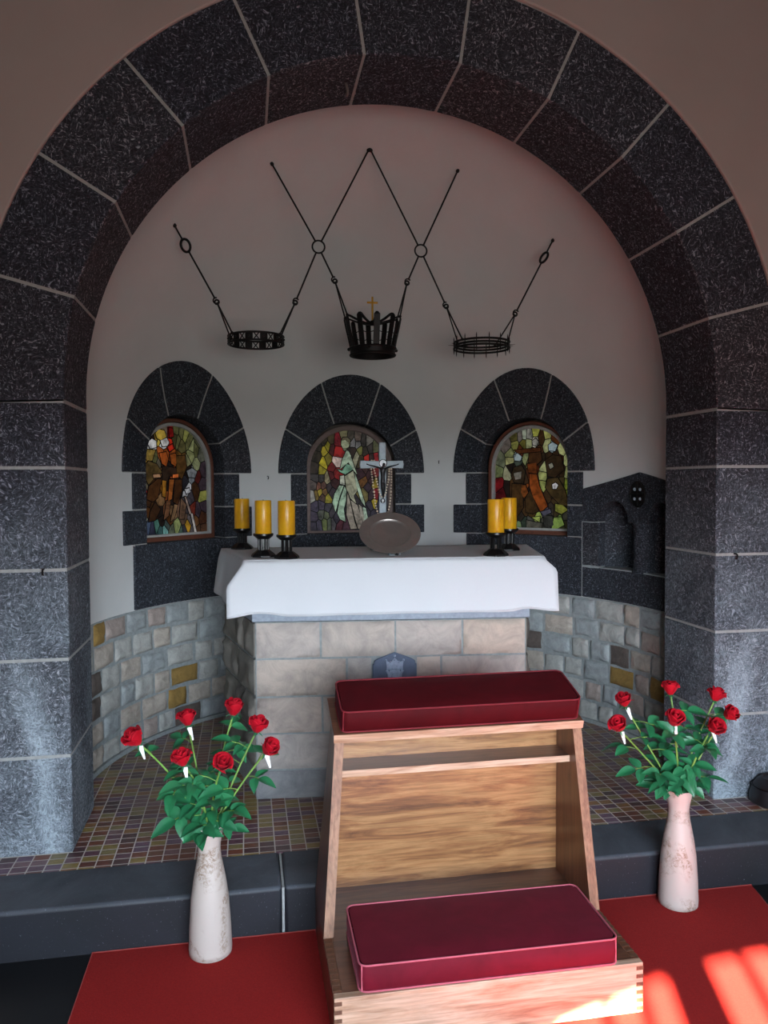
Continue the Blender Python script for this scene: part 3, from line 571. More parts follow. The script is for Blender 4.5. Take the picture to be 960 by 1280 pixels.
# ------------------------------------------------------------------ windows
GD = {'window_1': GLASS_L, 'window_2': GLASS_C, 'window_3': GLASS_R}
def inner_c(t_):           # opening head, t 0..1 left to right
    a = PI * t_; return (-.274 * cos(a), 1.572 + .274 * sin(a))
def outer_c(t_):
    a = PI * t_; return (-.452 * cos(a), 1.53 + .598 * sin(a))
def clip_poly(P, a, b, cc):      # keep a*x+b*y<=c
    out = []
    for i in range(len(P)):
        p, q = P[i], P[(i + 1) % len(P)]; dp, dq = a * p[0] + b * p[1] - cc, a * q[0] + b * q[1] - cc
        if dp <= 0: out.append(p)
        if dp * dq < 0:
            f = dp / (dp - dq); out.append((p[0] + (q[0] - p[0]) * f, p[1] + (q[1] - p[1]) * f))
    return out
def grow(P, e):
    n = len(P); ar = sum(P[i][0] * P[(i + 1) % n][1] - P[(i + 1) % n][0] * P[i][1] for i in range(n)); sg = 1 if ar > 0 else -1
    out = []
    for i in range(n):
        a, b, d = Vector(P[i - 1]), Vector(P[i]), Vector(P[(i + 1) % n])
        n1 = Vector(((b - a).y, -(b - a).x)).normalized() * sg; n2 = Vector(((d - b).y, -(d - b).x)).normalized() * sg
        q = (n1 + n2); q = q.normalized() * (e / max(.5, sqrt(max(.05, (1 + n1.dot(n2)) / 2)))) if q.length > 1e-6 else n1 * e
        out.append((b.x + q.x, b.y + q.y))
    return out
def ccw(P):
    n = len(P); ar = sum(P[i][0] * P[(i + 1) % n][1] - P[(i + 1) % n][0] * P[i][1] for i in range(n))
    return P if ar > 0 else P[::-1]
# joints: (parameter on the inner curve, on the outer curve)
def par(x, a): return math.acos(max(-1, min(1, -x / a))) / PI
JI = [0, par(-.243, .274), par(-.10, .274), par(.10, .274), par(.243, .274), 1]
JO = [0, par(-.405, .452), par(-.186, .452), par(.186, .452), par(.405, .452), 1]
WDESC = ['left window of the apse, brown-cloaked helmeted figures in leaded glass', 'middle window of the apse, white-robed walking figure in leaded glass', 'right window of the apse, brown figures on pale yellow leaded glass']
for w in range(3):
    nm = 'window_%d' % (w + 1); a = WIN[w]; u0 = WU[w]
    root = empty(nm, B(u0, 1.165, 0), WDESC[w], 'window', kind='structure')
    m = MB(); jm = .0035; D0, D1 = -.17, .013
    for k in range(5):
        def fn(s, t_, d, k=k):
            ti = JI[k] + (JI[k + 1] - JI[k]) * s; to = JO[k] + (JO[k + 1] - JO[k]) * s
            p, q = inner_c(ti), outer_c(to)
            if k == 0 and s == 0: p = (-.274, 1.53)
            if k == 4 and s == 1: p = (.274, 1.53)
            x, z = p[0] + (q[0] - p[0]) * t_, p[1] + (q[1] - p[1]) * t_
            # mortar gap: pull the ends along the tangent
            e = (jm if s == 0 else (-jm if s == 1 else 0))
            p2, q2 = inner_c(min(1, max(0, ti + .01))), outer_c(min(1, max(0, to + .01)))
            tx, tz = (p2[0] - p[0]), (p2[1] - p[1]); L = max(1e-6, sqrt(tx * tx + tz * tz))
            if (k == 0 and s == 0) or (k == 4 and s == 1): return B(u0 + x, z + jm, D0 + (D1 - D0) * d)
            return B(u0 + x + e * tx / L, z + e * tz / L, D0 + (D1 - D0) * d)
        m.block(fn, 10, 3, 2)
    def blk(x0, x1, z0, z1):
        m.block(lambda s, t_, d: B(u0 + x0 + (x1 - x0) * s, z0 + (z1 - z0) * t_, D0 + (D1 - D0) * d), max(2, int(abs(x1 - x0) / .05)), 1, 1)
    for sx in (-1, 1):
        xs = sorted((sx * .274, sx * .373)); blk(xs[0], xs[1], 1.343 + jm, 1.53 - jm)
        xs = sorted((sx * .274, sx * .452)); blk(xs[0], xs[1], 1.166 + jm, 1.343 - jm)
    blk(-.371, .371, .839, 1.166)
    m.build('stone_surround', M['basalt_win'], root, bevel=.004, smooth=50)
    m = MB()   # mortar filling behind the joints
    for k in range(1):
        def fn(s, t_, d):
            p, q = inner_c(s), outer_c(s)
            if s == 0: p = (-.274, 1.53)
            if s == 1: p = (.274, 1.53)
            f = .02 + .96 * t_; return B(u0 + p[0] + (q[0] - p[0]) * f, p[1] + (q[1] - p[1]) * f + .001, -.16 + (.0115 + .16) * d)
        m.block(fn, 40, 3, 1)
    for sx in (-1, 1):
        xs = sorted((sx * .277, sx * .371)); m.block(lambda s, t_, d: B(u0 + xs[0] + (xs[1] - xs[0]) * s, 1.16 + .375 * t_, -.16 + .1715 * d), 2, 1, 1)
        if w == 2 and sx == 1: m.block(lambda s, t_, d: B(u0 + .365 + .02 * s, .842 + .5 * t_, -.1 + .11 * d), 1, 1, 1)
    m.build('mortar', M['mortar'], root)
    # flat glazing in the embrasure
    RP = R + .062; nx, ny = sin(a), cos(a)
    def F(u, z, d): r = RP - d; return (nx * r + ny * u, CY + ny * r - nx * u, z)
    def arch_path(hw, zb, zc_, n=28):
        return [(-hw, zb)] + [(-hw * cos(PI * i / n), zc_ + hw * sin(PI * i / n)) for i in range(n + 1)] + [(hw, zb)]
    def ring(m, hw0, hw1, zb0, zb1, zc_, d0, d1):
        p, q = arch_path(hw0, zb0, zc_), arch_path(hw1, zb1, zc_)
        n = len(p)
        def fn(s, t_, d):
            i = int(round(s * n)) % n; A, Bq = p[i], q[i]
            return F(A[0] + (Bq[0] - A[0]) * t_, A[1] + (Bq[1] - A[1]) * t_, d0 + (d1 - d0) * d)
        m.block(fn, n, 1, 1)
    frame = M['frame_brown'] if w == 1 else M['frame_red']
    m = MB(); ring(m, .254 if w != 1 else .243, .273, 1.190 if w != 1 else 1.180, 1.161, 1.556, -.03, .014 if w != 1 else .006)
    m.build('window_frame', frame, root, bevel=.003)
    if w != 1:
        m = MB(); ring(m, .236, .2545, 1.203, 1.187, 1.552, -.02, .008); m.build('glazing_bead', M['frame_grey'], root, bevel=.002)
    HW, ZB, ZC = (.245, 1.178, 1.556) if w == 1 else (.238, 1.20, 1.552)
    outline = arch_path(HW, ZB, ZC, 24)[::-1]
    outline = ccw(outline)
    gl = MB()
    gl.add([F(x, z, -.012) for x, z in outline], [tuple(range(len(outline)))])
    gl.build('lead_backing', M['lead'], root, smooth=0)
    # leaded pieces grown round the given centres, taller than wide
    SZ = .62; pcs = MB(); seeds = GD[nm]
    for i, (su, sz, *rgb) in enumerate(seeds):
        P = outline; gap = .0024
        for j, (tu, tz, *_) in enumerate(seeds):
            if i == j: continue
            ax, ay = tu - su, (tz - sz) * SZ * SZ
            cc = ax * (su + tu) / 2 + ay * (sz + tz) / 2 - gap * sqrt(ax * ax + ay * ay)
            P = clip_poly(P, ax, ay, cc)
            if len(P) < 3: break
        if len(P) < 3: continue
        col = c(*rgb); pcs.add([F(x, z, -.0095) for x, z in P], [tuple(range(len(P)))], 0, col)
    gp = pcs.build('stained_glass', M['glass'], root, smooth=0)
    fg = MB(); bk = MB()
    for i, (P, *rgb) in enumerate(FIGURES[w]):
        P = ccw(P); Gp = grow(P, .0036); e_ = .00012 * i
        bk.prism([F(x, z, -.0092 + e_) for x, z in Gp], Vector(F(0, 0, .002)) - Vector(F(0, 0, 0)))
        fg.add([F(x, z, -.0066 + e_) for x, z in grow(P, -.0012)], [tuple(range(len(P)))], 0, c(*rgb))
    bk.build('lead_lines', M['lead'], root, smooth=0)
    fg.build('figure_glass', M['glass'], root, smooth=0)

# ------------------------------------------------------------------ stone niche at the right of the apse
niche = empty('altar_niche', B(1.865, .84, .0), 'gabled dark stone niche with twin arches right of the windows', 'niche', kind='structure')
U0, UC, U1 = 1.467, 1.865, 2.13
def gable(u): return 1.518 - abs(u - UC) * (1.518 - 1.435) / (UC - U0)
m = MB(); D0, D1 = -.12, .016
def zbot(u):
    for c0 in (1.687, 2.043):
        x = (u - c0) / .104
        if abs(x) < 1: return 1.258 + .110 * sqrt(1 - x * x)
    return 1.258
su = [U0, 1.52, 1.575] + [1.687 - .104 * cos(PI * i / 14) for i in range(15)] + [1.83, UC, 1.90] + [2.043 - .104 * cos(PI * i / 14) for i in range(12)]
su = [u for u in su if u <= U1] + [U1]
ns = len(su) - 1
def fn(s, t_, d):
    u = su[int(round(s * ns))]; z0 = zbot(u); return B(u, z0 + (gable(u) - z0) * t_, D0 + (D1 - D0) * d)
m.block(fn, ns, 2, 1)
def nb(x0, x1, z0, z1, d0=D0, d1=D1): m.block(lambda s, t_, d: B(x0 + (x1 - x0) * s, z0 + (z1 - z0) * t_, d0 + (d1 - d0) * d), max(1, int((x1 - x0) / .05)), 1, 1)
nb(U0, 1.583, 1.015, 1.252); nb(U0, U1, .84, 1.006)
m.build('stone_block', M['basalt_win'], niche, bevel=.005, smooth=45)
m = MB()
for c0, x1 in ((1.687, 1.80), (2.043, U1)):
    def fn(s, t_):
        u = 1.583 + (c0 - 1.687) + .21 * s; u = min(u, U1 + .02); x = (u - c0) / .107
        return B(u, 1.0 + .40 * t_, -.012 - .088 * sqrt(max(0, 1 - x * x)))
    m.grid(fn, 16, 6)
m.build('niche_back', M['basalt_win'], niche, smooth=60)
m = MB()
m.block(lambda s, t_, d: B(U0 - .004 + (U1 - U0) * s, .842 + .41 * t_ if t_ < 1 else 1.256, -.10 + .114 * d) if s * (U1 - U0) < .117 else B(U0 + .112, .842 + .41 * t_ if t_ < 1 else 1.256, -.10 + .114 * d), 4, 1, 1)
nb2 = lambda x0, x1, z0, z1, d0, d1: m.block(lambda s, t_, d: B(x0 + (x1 - x0) * s, z0 + (z1 - z0) * t_, d0 + (d1 - d0) * d), 6, 1, 1)
nb2(1.59, U1, 1.004, 1.012, -.1, .012)
m.build('mortar', M['mortar_dark'], niche)
m = MB(); cx, cy, _ = B(1.864, 1, -.036)
m.lathe([(.0, 1.006), (.066, 1.006), (.066, 1.020), (.062, 1.028), (.060, 1.036), (.060, 1.24), (.066, 1.262), (0, 1.262)], cx, cy, 24)
m.build('column', M['basalt_win'], niche)
# pierced iron roundel
def FN(u, z, d): return B(UC + u, 1.408 + z, d)
med = MB(); med.block(lambda s, t_, d: FN((.058 * t_) * cos(2 * PI * s), .066 * t_ * sin(2 * PI * s), .012 + .007 * d), 24, 1, 1)
mo = med.build('roundel', M['bronze_dark'], niche, merge=1e-4)
med = MB()
for k in range(4):
    a = PI / 4 + PI / 2 * k; med.ball(FN(.030 * cos(a), .034 * sin(a), .019), .0085, 8)
med.build('roundel_inlay', M['bluestone'], mo)
med = MB(); med.tube([FN(.056 * cos(2 * PI * k / 28), .064 * sin(2 * PI * k / 28), .018) for k in range(28)], .005, 6, closed=True)
med.tube([FN(0, -.06, .02), FN(0, .06, .02)], .006, 6); med.tube([FN(-.053, 0, .02), FN(.053, 0, .02)], .006, 6)
med.build('roundel_cross', M['iron'], mo)
# ------------------------------------------------------------------ altar (its front is turned slightly, its flanks splay towards the back)
AN = .1003; EX = Vector((cos(AN), -sin(AN), 0)); EY = Vector((sin(AN), cos(AN), 0)); AO_ = Vector((-.6, .362, 0)); ALEN = 1.138
altar = empty('altar', (-.03, .6, STEP), 'stone altar of pale sandstone blocks below the white cloth', 'altar')
def SF(u, z, d): p = AO_ + EX * u - EY * d; return (p.x, p.y, z)
FLK0 = Vector((-.6, .362, 0)); FLK1 = Vector((-.735, .95, 0)); FD = (FLK1 - FLK0).normalized(); FN_ = Vector((-FD.y, FD.x, 0)); FLEN = (FLK1 - FLK0).length
def SL(u, z, d): p = FLK1 - FD * u + FN_ * d; return (p.x, p.y, z)
FR1 = AO_ + EX * ALEN; FR2 = FR1 + EY * .57 + EX * .10; GD_ = (FR2 - FR1).normalized(); GN = Vector((GD_.y, -GD_.x, 0)); GLEN = (FR2 - FR1).length
def SR(u, z, d): p = FR1 + GD_ * u + GN * d; return (p.x, p.y, z)
CZ = [.276, .428, .583, .742, .896]
ROWS = [(3, [0, .270, .582, .866, ALEN]), (2, [0, .378, .485, None, .669, .776, ALEN]), (1, [0, .275, .62, .90, ALEN]), (0, [0, .34, .70, ALEN])]
m = MB(); k = 100
for r_, js in ROWS:
    z0, z1 = CZ[r_], CZ[r_ + 1]
    for i in range(len(js) - 1):
        if js[i] is None or js[i + 1] is None:
            continue
        w_ = js[i + 1] - js[i]; smooth_ = r_ == 2 and w_ < .12
        rubble(m, SF, js[i], js[i + 1], z0, z1, k, proud=.012 if not smooth_ else .008, rel=.013 if not smooth_ else .001, inset=.0045, nu=max(5, int(w_ / .022)), nv=8, wob=.0015); k += 1
rubble(m, SF, .30, .62, CZ[1], CZ[2], 170, inset=.0045, nu=10, nv=8) if False else None
m.build('front_masonry', M['ashlar'], altar, smooth=60)
m = MB(); mR = MB()
for r_ in range(4):
    for S_, L_ in ((SL, FLEN), (SR, GLEN)):
        js = [0, .19 + .1 * (r_ % 2), .41, L_] if r_ % 2 else [0, .3, L_]
        for i in range(len(js) - 1):
            rubble(m if S_ is SL else mR, S_, js[i], js[i + 1], CZ[r_], CZ[r_ + 1], k, proud=.016, rel=.02, inset=.006, nu=9, nv=7, wob=.004); k += 1
m.build('flank_masonry', M['ashlar_dark'], altar, smooth=60); mR.build('flank_masonry', M['ashlar_dark'], altar, smooth=60)
m = MB()
def quad(z, e=0.0):
    a, b_, c_, d_ = Vector(SF(0, z, 0)), Vector(SF(ALEN, z, 0)), FR2.copy(), FLK1.copy()
    return [Vector((p.x, p.y, z)) for p in (a, b_, c_, d_)]
m.prism(quad(STEP), (0, 0, .74)); m.build('mortar_core', M['mortar_dark'], altar, smooth=0)
m = MB(); rubble(m, SF, -.004, ALEN + .004, STEP, CZ[0] - .004, 333, proud=.014, rel=.004, inset=.001, nu=30, nv=6, wob=.001)
m.build('plinth', M['plinth'], altar, smooth=60)
m = MB(); q = quad(.899)
cen = sum(q, Vector()) / 4
q2 = [p + Vector(((p.x - cen.x) * .022, (p.y - cen.y) * .05, 0)) for p in q]
m.prism(q2, (0, 0, .041)); m.build('string_course', M['bluestone'], altar, smooth=0, bevel=.004)
CF = [Vector((-.640, .332, 0)), Vector((.606, .222, 0)), Vector((.765, .875, 0)), Vector((-.752, 1.0, 0))]
CT = 1.155
m = MB(); cc_ = sum(CF, Vector()) / 4
m.prism([Vector((p.x + (cc_.x - p.x) * .012, p.y + (cc_.y - p.y) * .02, .94)) for p in CF], (0, 0, CT - .004 - .94))
m.build('altar_slab', M['bluestone'], altar, smooth=0, bevel=.004)
# gabled plaque with a crown in relief
pq = MB(); U = .577
def PP(u, z): return Vector(SF(U + u, z, .012))
hw = .092
pq.prism([PP(-hw, CZ[1] + .02), PP(hw, CZ[1] + .02), PP(hw, .716), PP(hw - .006, .716), PP(hw - .006, .728), PP(hw - .02, .737), PP(0, .764), PP(-hw + .02, .737), PP(-hw + .006, .728), PP(-hw + .006, .716), PP(-hw, .716)], EY * -.010)
pl = pq.build('plaque', M['plaque'], altar, smooth=0, bevel=.003)
pq = MB()
def PQ(u, z, d=.024): return Vector(SF(U + u, z, d))
pq.prism([PQ(-.033, .700, .022), PQ(-.037, .730, .022), PQ(-.018, .722, .022), PQ(0, .742, .022), PQ(.018, .722, .022), PQ(.037, .730, .022), PQ(.033, .700, .022)][::-1], EY * -.006)
for u in (-.037, -.018, 0, .018, .037): pq.ball(PQ(u, .732 if abs(u) != .018 else .724, .026), .0055, 8)
pq.ball(PQ(0, .750, .026), .0055, 8); pq.tube([PQ(-.034, .697), PQ(.034, .697)], .006, 6)
pq.tube([PQ(-.033, .69), PQ(-.024, .672), PQ(-.022, .60), PQ(-.03, .5)], .006, 6); pq.tube([PQ(.033, .69), PQ(.024, .672), PQ(.022, .60), PQ(.03, .5)], .006, 6)
pq.tube([PQ(-.011, .5)] + [PQ(-.011 * cos(PI * i / 10), .664 + .013 * sin(PI * i / 10)) for i in range(11)] + [PQ(.011, .5)], .004, 6)
pq.prism([PQ(-.026, .5, .022), PQ(-.022, .69, .022), PQ(.022, .69, .022), PQ(.026, .5, .022)], EY * -.002)
pq.build('crown_relief', M['plaque_relief'], pl, smooth=50)

# cloth
m = MB()
def lerp(a, b_, f): return a + (b_ - a) * f
def topc(s, t_): return lerp(lerp(CF[0], CF[1], s), lerp(CF[3], CF[2], s), t_)
m.grid(lambda s, t_: (topc(s, t_).x, topc(s, t_).y, CT), 40, 16)
def sm(x): x = max(0., min(1., x)); return x * x * (3 - 2 * x)
def front(s, t_):
    p = lerp(CF[0], CF[1], s)
    zb = .926 + .012 * sm(1 - s / .10) * 0 + .016 * sm(1 - abs(s - .07) / .07) * 1 + .010 * sm(1 - abs(s - .93) / .05) + .004 * s
    zb = zb - .0 if s > .02 else zb
    fl = sm(1 - s / .14); fr = sm((s - .90) / .10)
    x = p.x - .074 * fl * min(1, t_ / .45) + .050 * fr * sm(t_ / .28)
    y = p.y - .012 * min(1, t_ * 6) - .010 * t_ * (.6 + .4 * sin(s * 9)) - .006 * sin(s * 31 + 1) * t_ - .015 * (fl + fr) * t_
    return (x, y, CT - (CT - zb) * t_)
m.grid(front, 72, 14)
def side(pa, pb, out, drop):
    def f(s, t_):
        p = lerp(pa, pb, s); o = Vector(out) * (.008 * min(1, t_ * 5) + .030 * t_ + .006 * sin(s * 14) * t_)
        return (p.x + o.x, p.y + o.y, CT - drop * t_)
    return f
m.grid(side(CF[3], CF[0], (-1, -.2, 0), .205), 24, 8); m.grid(side(CF[1], CF[2], (1, -.2, 0), .205), 24, 8)
m.grid(side(CF[2], CF[3], (0, 1, 0), .10), 30, 4)
cloth = m.build('altar_cloth', M['linen'], None, smooth=50, merge=.0004)
so_ = cloth.modifiers.new('thickness', 'SOLIDIFY'); so_.thickness = .0022; so_.offset = 1
tag(cloth, 'plain white altar cloth hanging over the front of the altar', 'altar cloth')
# hemline along the front
m = MB(); m.tube([Vector(front(i / 90, .955)) + Vector((0, -.0022, 0)) for i in range(91)], .0012, 4); m.build('hem', M['linen'], cloth)

# candlesticks and candles
def make_stick():
    r = empty('candlestick', (0, 0, 0), '', 'candlestick', 'black candlesticks on the altar')
    m = MB(); m.lathe([(0, 0), (.054, 0), (.054, .008), (.046, .016), (.030, .028), (.026, .031), (0, .031)], n=8); m.build('base', M['black_gloss'], r, smooth=0, bevel=.0015)
    m = MB()
    for k in range(6):
        a = PI / 6 + PI / 3 * k; m.tube([(.0195 * cos(a), .0195 * sin(a), .029), (.0195 * cos(a), .0195 * sin(a), .080)], .0052, 8)
    m.build('stem', M['black_gloss'], r)
    m = MB(); m.lathe([(0, .078), (.026, .078), (.034, .084), (.043, .092), (.043, .101), (.0395, .101), (.0395, .096), (0, .096)], n=32); m.build('candle_cup', M['black_gloss'], r, smooth=35)
    return r
def make_candle():
    m = MB(); R_, h = .0355, .146
    m.lathe([(0, 0), (R_ - .002, 0), (R_, .003), (R_, h - .004), (R_ - .002, h), (R_ - .005, h - .001), (R_ - .008, h - .006), (.006, h - .010), (0, h - .010)], n=36)
    b = m.build('candle', M['wax'], None, smooth=50)
    m = MB(); m.tube([(0, 0, h - .011), (.001, 0, h - .002), (.004, 0, h + .004)], .0014, 6); m.build('wick', M['wick'], b)
    return b
STK = [(-.652, .925, 'on the back edge of the altar, furthest left', 'backmost of the three at the left'),
       (-.560, .485, 'second of the three on the left half of the altar', 'middle one of the three at the left'),
       (-.466, .385, 'nearest the front edge on the left half of the altar', 'front one of the three at the left'),
       (.418, .300, 'in front of the other at the right end of the altar', 'front one of the two at the right'),
       (.566, .560, 'behind the other at the right end of the altar', 'taller-looking back one of the two at the right')]
st0, ca0 = make_stick(), make_candle()
tag(ca0, None, 'candle', 'yellow candles on the altar')
for i, (x, y, l1, l2) in enumerate(STK):
    s_ = st0 if i == 0 else copy_tree(st0); q_ = ca0 if i == 0 else copy_tree(ca0)
    s_.location = (x, y, CT + .0015); q_.location = (x, y, CT + .0975)
    s_.rotation_euler.z = .35 * i + .2; q_.rotation_euler.z = i * 1.3
    s_['label'] = 'black candlestick ' + l1; q_['label'] = 'thick yellow candle, ' + (l2.replace('taller-looking ', ''))

# pewter dish on a little wire stand
TH = rad(38); dish_c = Vector((.0, .528, CT + .0925))
m = MB(); m.lathe([(0, -.008), (.082, -.008), (.090, -.004), (.094, .001), (.134, .005), (.1375, .005), (.1375, .002), (.134, .001), (.094, -.004), (.084, -.012), (0, -.012)], n=64)
dish = m.build('dish', M['pewter'], None, smooth=35)
dish.location = dish_c; dish.rotation_euler = (TH, 0, rad(-6)); tag(dish, 'round pewter dish propped up in front of the crucifix', 'dish')
stand = empty('dish_stand', (0, .46, CT + .002), 'small silver wire stand holding up the pewter dish', 'stand')
m = MB()
lo = lambda v, dz=0: dish_c + Matrix.Rotation(TH, 3, 'X') @ Vector(v) + Vector((0, 0, dz))
for x in (-.022, .022):
    e = lo((x, -.141, .010)); b_ = lo((x, -.141, -.016)); h_ = lo((x, .04, -.018))
    m.tube([e, lo((x, -.144, .0)), b_, h_], .0022, 6)
    m.tube([b_, Vector((x, b_.y - .002, CT + .004))], .0022, 6)
    m.tube([h_, Vector((x * 1.4, .70 - .06, CT + .004))], .0022, 6)
m.tube([lo((-.022, -.144, .0)), lo((.022, -.144, .0))], .0026, 6)
m.build('wire_frame', M['silver'], stand)
m = MB(); p = lo((0.008, -.146, .004)); m.ball(p, .006, 10, sq=(1.4, .7, 1)); m.build('clasp', M['bronze_dark'], stand)

# crucifix
CXX, CYY = -.003, .70
cr = empty('crucifix', (CXX, CYY, CT), 'silver-grey standing crucifix with a dark figure behind the dish', 'crucifix')
def PX(x, z, y=0.0): return (CXX + x, CYY + y, z)
m = MB()
def bar(x0, x1, z0, z1, y0=-.006, y1=.006): m.box(CXX + x0, CXX + x1, CYY + y0, CYY + y1, z0, z1)
bar(-.0165, .0165, CT + .02, 1.66); 
m.prism([PX(-.104, 1.5385, -.0065), PX(-.016, 1.541, -.0065), PX(.016, 1.541, -.0065), PX(.098, 1.5385, -.0065), PX(.101, 1.5565, -.0065), PX(.098, 1.5755, -.0065), PX(.016, 1.573, -.0065), PX(-.016, 1.573, -.0065), PX(-.104, 1.5755, -.0065), PX(-.107, 1.5565, -.0065)], (0, .013, 0))
m.build('cross', M['silver'], cr, smooth=0, bevel=.0025)
m = MB(); m.box(CXX - .055, CXX + .055, CYY - .04, CYY + .04, CT + .0015, CT + .012); m.box(CXX - .035, CXX + .035, CYY - .026, CYY + .026, CT + .012, CT + .022)
m.build('foot', M['silver'], cr, smooth=0, bevel=.003)
m = MB(); m.lathe([(0, 0), (.017, 0), (.018, .0015), (.017, .003), (0, .003)], n=28)
hl = m.build('halo', M['white_enamel'], None, smooth=30); hl.rotation_euler = (rad(90), 0, 0); hl.parent = cr; hl.location = (0, -.0068, 1.562 - CT)
m = MB(); m.torus(PX(.002, 1.562, -.0095), .018, .0018, 'y', 28, 6); m.build('halo_rim', M['bronze_dark'], cr)
def skin_figure(name, chains, radii, mat, parent, sub=2):
    """one continuous body grown over joints"""
    me = bpy.data.meshes.new(name); names = list(chains[0]); vs = [chains[0][k] for k in names]; ix = {k: i for i, k in enumerate(names)}
    me.from_pydata(vs, [(ix[a], ix[b_]) for a, b_ in chains[1]], [])
    o = bpy.data.objects.new(name, me); COL.objects.link(o); me.materials.append(mat)
    md = o.modifiers.new('skin', 'SKIN'); md.use_smooth_shade = True
    sv = me.skin_vertices[0].data if len(me.skin_vertices) else None
    if sv is None:
        me.attributes; bm = bmesh.new(); bm.from_mesh(me); bm.verts.layers.skin.verify(); bm.to_mesh(me); bm.free(); sv = me.skin_vertices[0].data
    for k in names:
        r_ = radii[k]; sv[ix[k]].radius = (r_, r_) if not isinstance(r_, tuple) else r_; sv[ix[k]].use_root = (k == names[0])
    ss = o.modifiers.new('subdivision', 'SUBSURF'); ss.levels = sub; ss.render_levels = sub
    o.parent = parent; return o
J = {'pelvis': (0, -.014, 1.482), 'waist': (0, -.015, 1.500), 'chest': (0, -.017, 1.528), 'neck': (.001, -.018, 1.545), 'jaw': (.004, -.020, 1.553), 'head': (.005, -.020, 1.565),
     'shl': (-.016, -.016, 1.541), 'ell': (-.043, -.013, 1.549), 'wrl': (-.068, -.011, 1.556), 'hal': (-.078, -.011, 1.560),
     'shr': (.016, -.016, 1.541), 'elr': (.043, -.013, 1.549), 'wrr': (.068, -.011, 1.556), 'har': (.078, -.011, 1.560),
     'hil': (-.006, -.015, 1.474), 'knl': (-.005, -.021, 1.443), 'anl': (-.002, -.013, 1.413), 'tol': (-.001, -.018, 1.402),
     'hir': (.006, -.015, 1.474), 'knr': (.006, -.022, 1.442), 'anr': (.002, -.015, 1.411), 'tor': (.002, -.020, 1.400)}
J = {k: (v_[0], v_[1], v_[2] - CT) for k, v_ in J.items()}
ED = [('pelvis', 'waist'), ('waist', 'chest'), ('chest', 'neck'), ('neck', 'jaw'), ('jaw', 'head'), ('chest', 'shl'), ('shl', 'ell'), ('ell', 'wrl'), ('wrl', 'hal'), ('chest', 'shr'), ('shr', 'elr'), ('elr', 'wrr'), ('wrr', 'har'),
      ('pelvis', 'hil'), ('hil', 'knl'), ('knl', 'anl'), ('anl', 'tol'), ('pelvis', 'hir'), ('hir', 'knr'), ('knr', 'anr'), ('anr', 'tor')]
RD_ = dict(pelvis=(.0115, .008), waist=(.0095, .007), chest=(.0135, .0085), neck=.0045, jaw=.0055, head=.0075, shl=.005, ell=.0035, wrl=.0025, hal=.003, shr=.005, elr=.0035, wrr=.0025, har=.003,
           hil=.006, knl=.0048, anl=.003, tol=.003, hir=.006, knr=.0048, anr=.003, tor=.003)
skin_figure('corpus', (J, ED), RD_, M['bronze_dark'], cr)
m = MB(); m.lathe([(0, 0), (.011, 0), (.012, .001), (.011, .0025), (0, .0025)], n=24)
md_ = m.build('medal', M['bronze_dark'], None, smooth=30); md_.rotation_euler = (rad(90), 0, 0); md_.parent = cr; md_.location = (0, -.0062, 1.388 - CT)
m = MB(); m.ball(PX(0, 1.390, -.0095), .0045, 8, sq=(1, .5, 1.1)); m.ball(PX(0, 1.383, -.0095), .0028, 8, sq=(.8, .5, 1.6)); m.build('medal_figure', M['white_enamel'], cr)
# rosaries
def rosary(name, label, left, right, y0, y1):
    P = left + right[::-1]
    # resample along the strand
    V3 = []
    zt_, zb_ = max(p[1] for p in P), min(p[1] for p in P)
    for x, z in P: f = (zt_ - z) / (zt_ - zb_); V3.append(Vector((CXX + x, CYY + y0 + (y1 - y0) * min(1, f * 2.2), z)))
    V3 = [V3[0] + Vector((.004, 0, .022))] + V3 + [V3[-1] + Vector((-.004, 0, .022))]
    pts = []; step = .0112
    seg = []
    for i in range(len(V3) - 1):
        for j in range(12): seg.append(V3[i].lerp(V3[i + 1], j / 12))
    acc = 0; pts.append(seg[0])
    for i in range(1, len(seg)):
        acc += (seg[i] - seg[i - 1]).length
        if acc >= step: pts.append(seg[i]); acc = 0
    m = MB()
    for i, p in enumerate(pts): m.ball(p, .0042 if i % 11 else .0056, 8)
    o = m.build(name, M['bead'], None); tag(o, label, 'rosary', 'rosaries on the crucifix')
    m = MB(); m.tube(seg, .0009, 5); m.build('cord', M['cord'], o)
    return o
rosary('rosary', 'longer pale bead rosary hanging from both arms of the crucifix', [(-.052, 1.552), (-.050, 1.52), (-.046, 1.47), (-.040, 1.41), (-.036, 1.37), (-.028, 1.34), (-.020, 1.315), (-.004, 1.296)], [(.044, 1.552), (.044, 1.52), (.041, 1.47), (.037, 1.41), (.032, 1.37), (.026, 1.345), (.018, 1.32), (.006, 1.297)], .0125, -.0125)
rosary('rosary', 'shorter bead rosary hanging inside the longer one on the crucifix', [(-.041, 1.552), (-.036, 1.52), (-.029, 1.48), (-.022, 1.45), (-.018, 1.425), (-.006, 1.405)], [(.036, 1.552), (.032, 1.52), (.026, 1.48), (.018, 1.45), (.014, 1.425), (.004, 1.404)], .0125, -.0135)

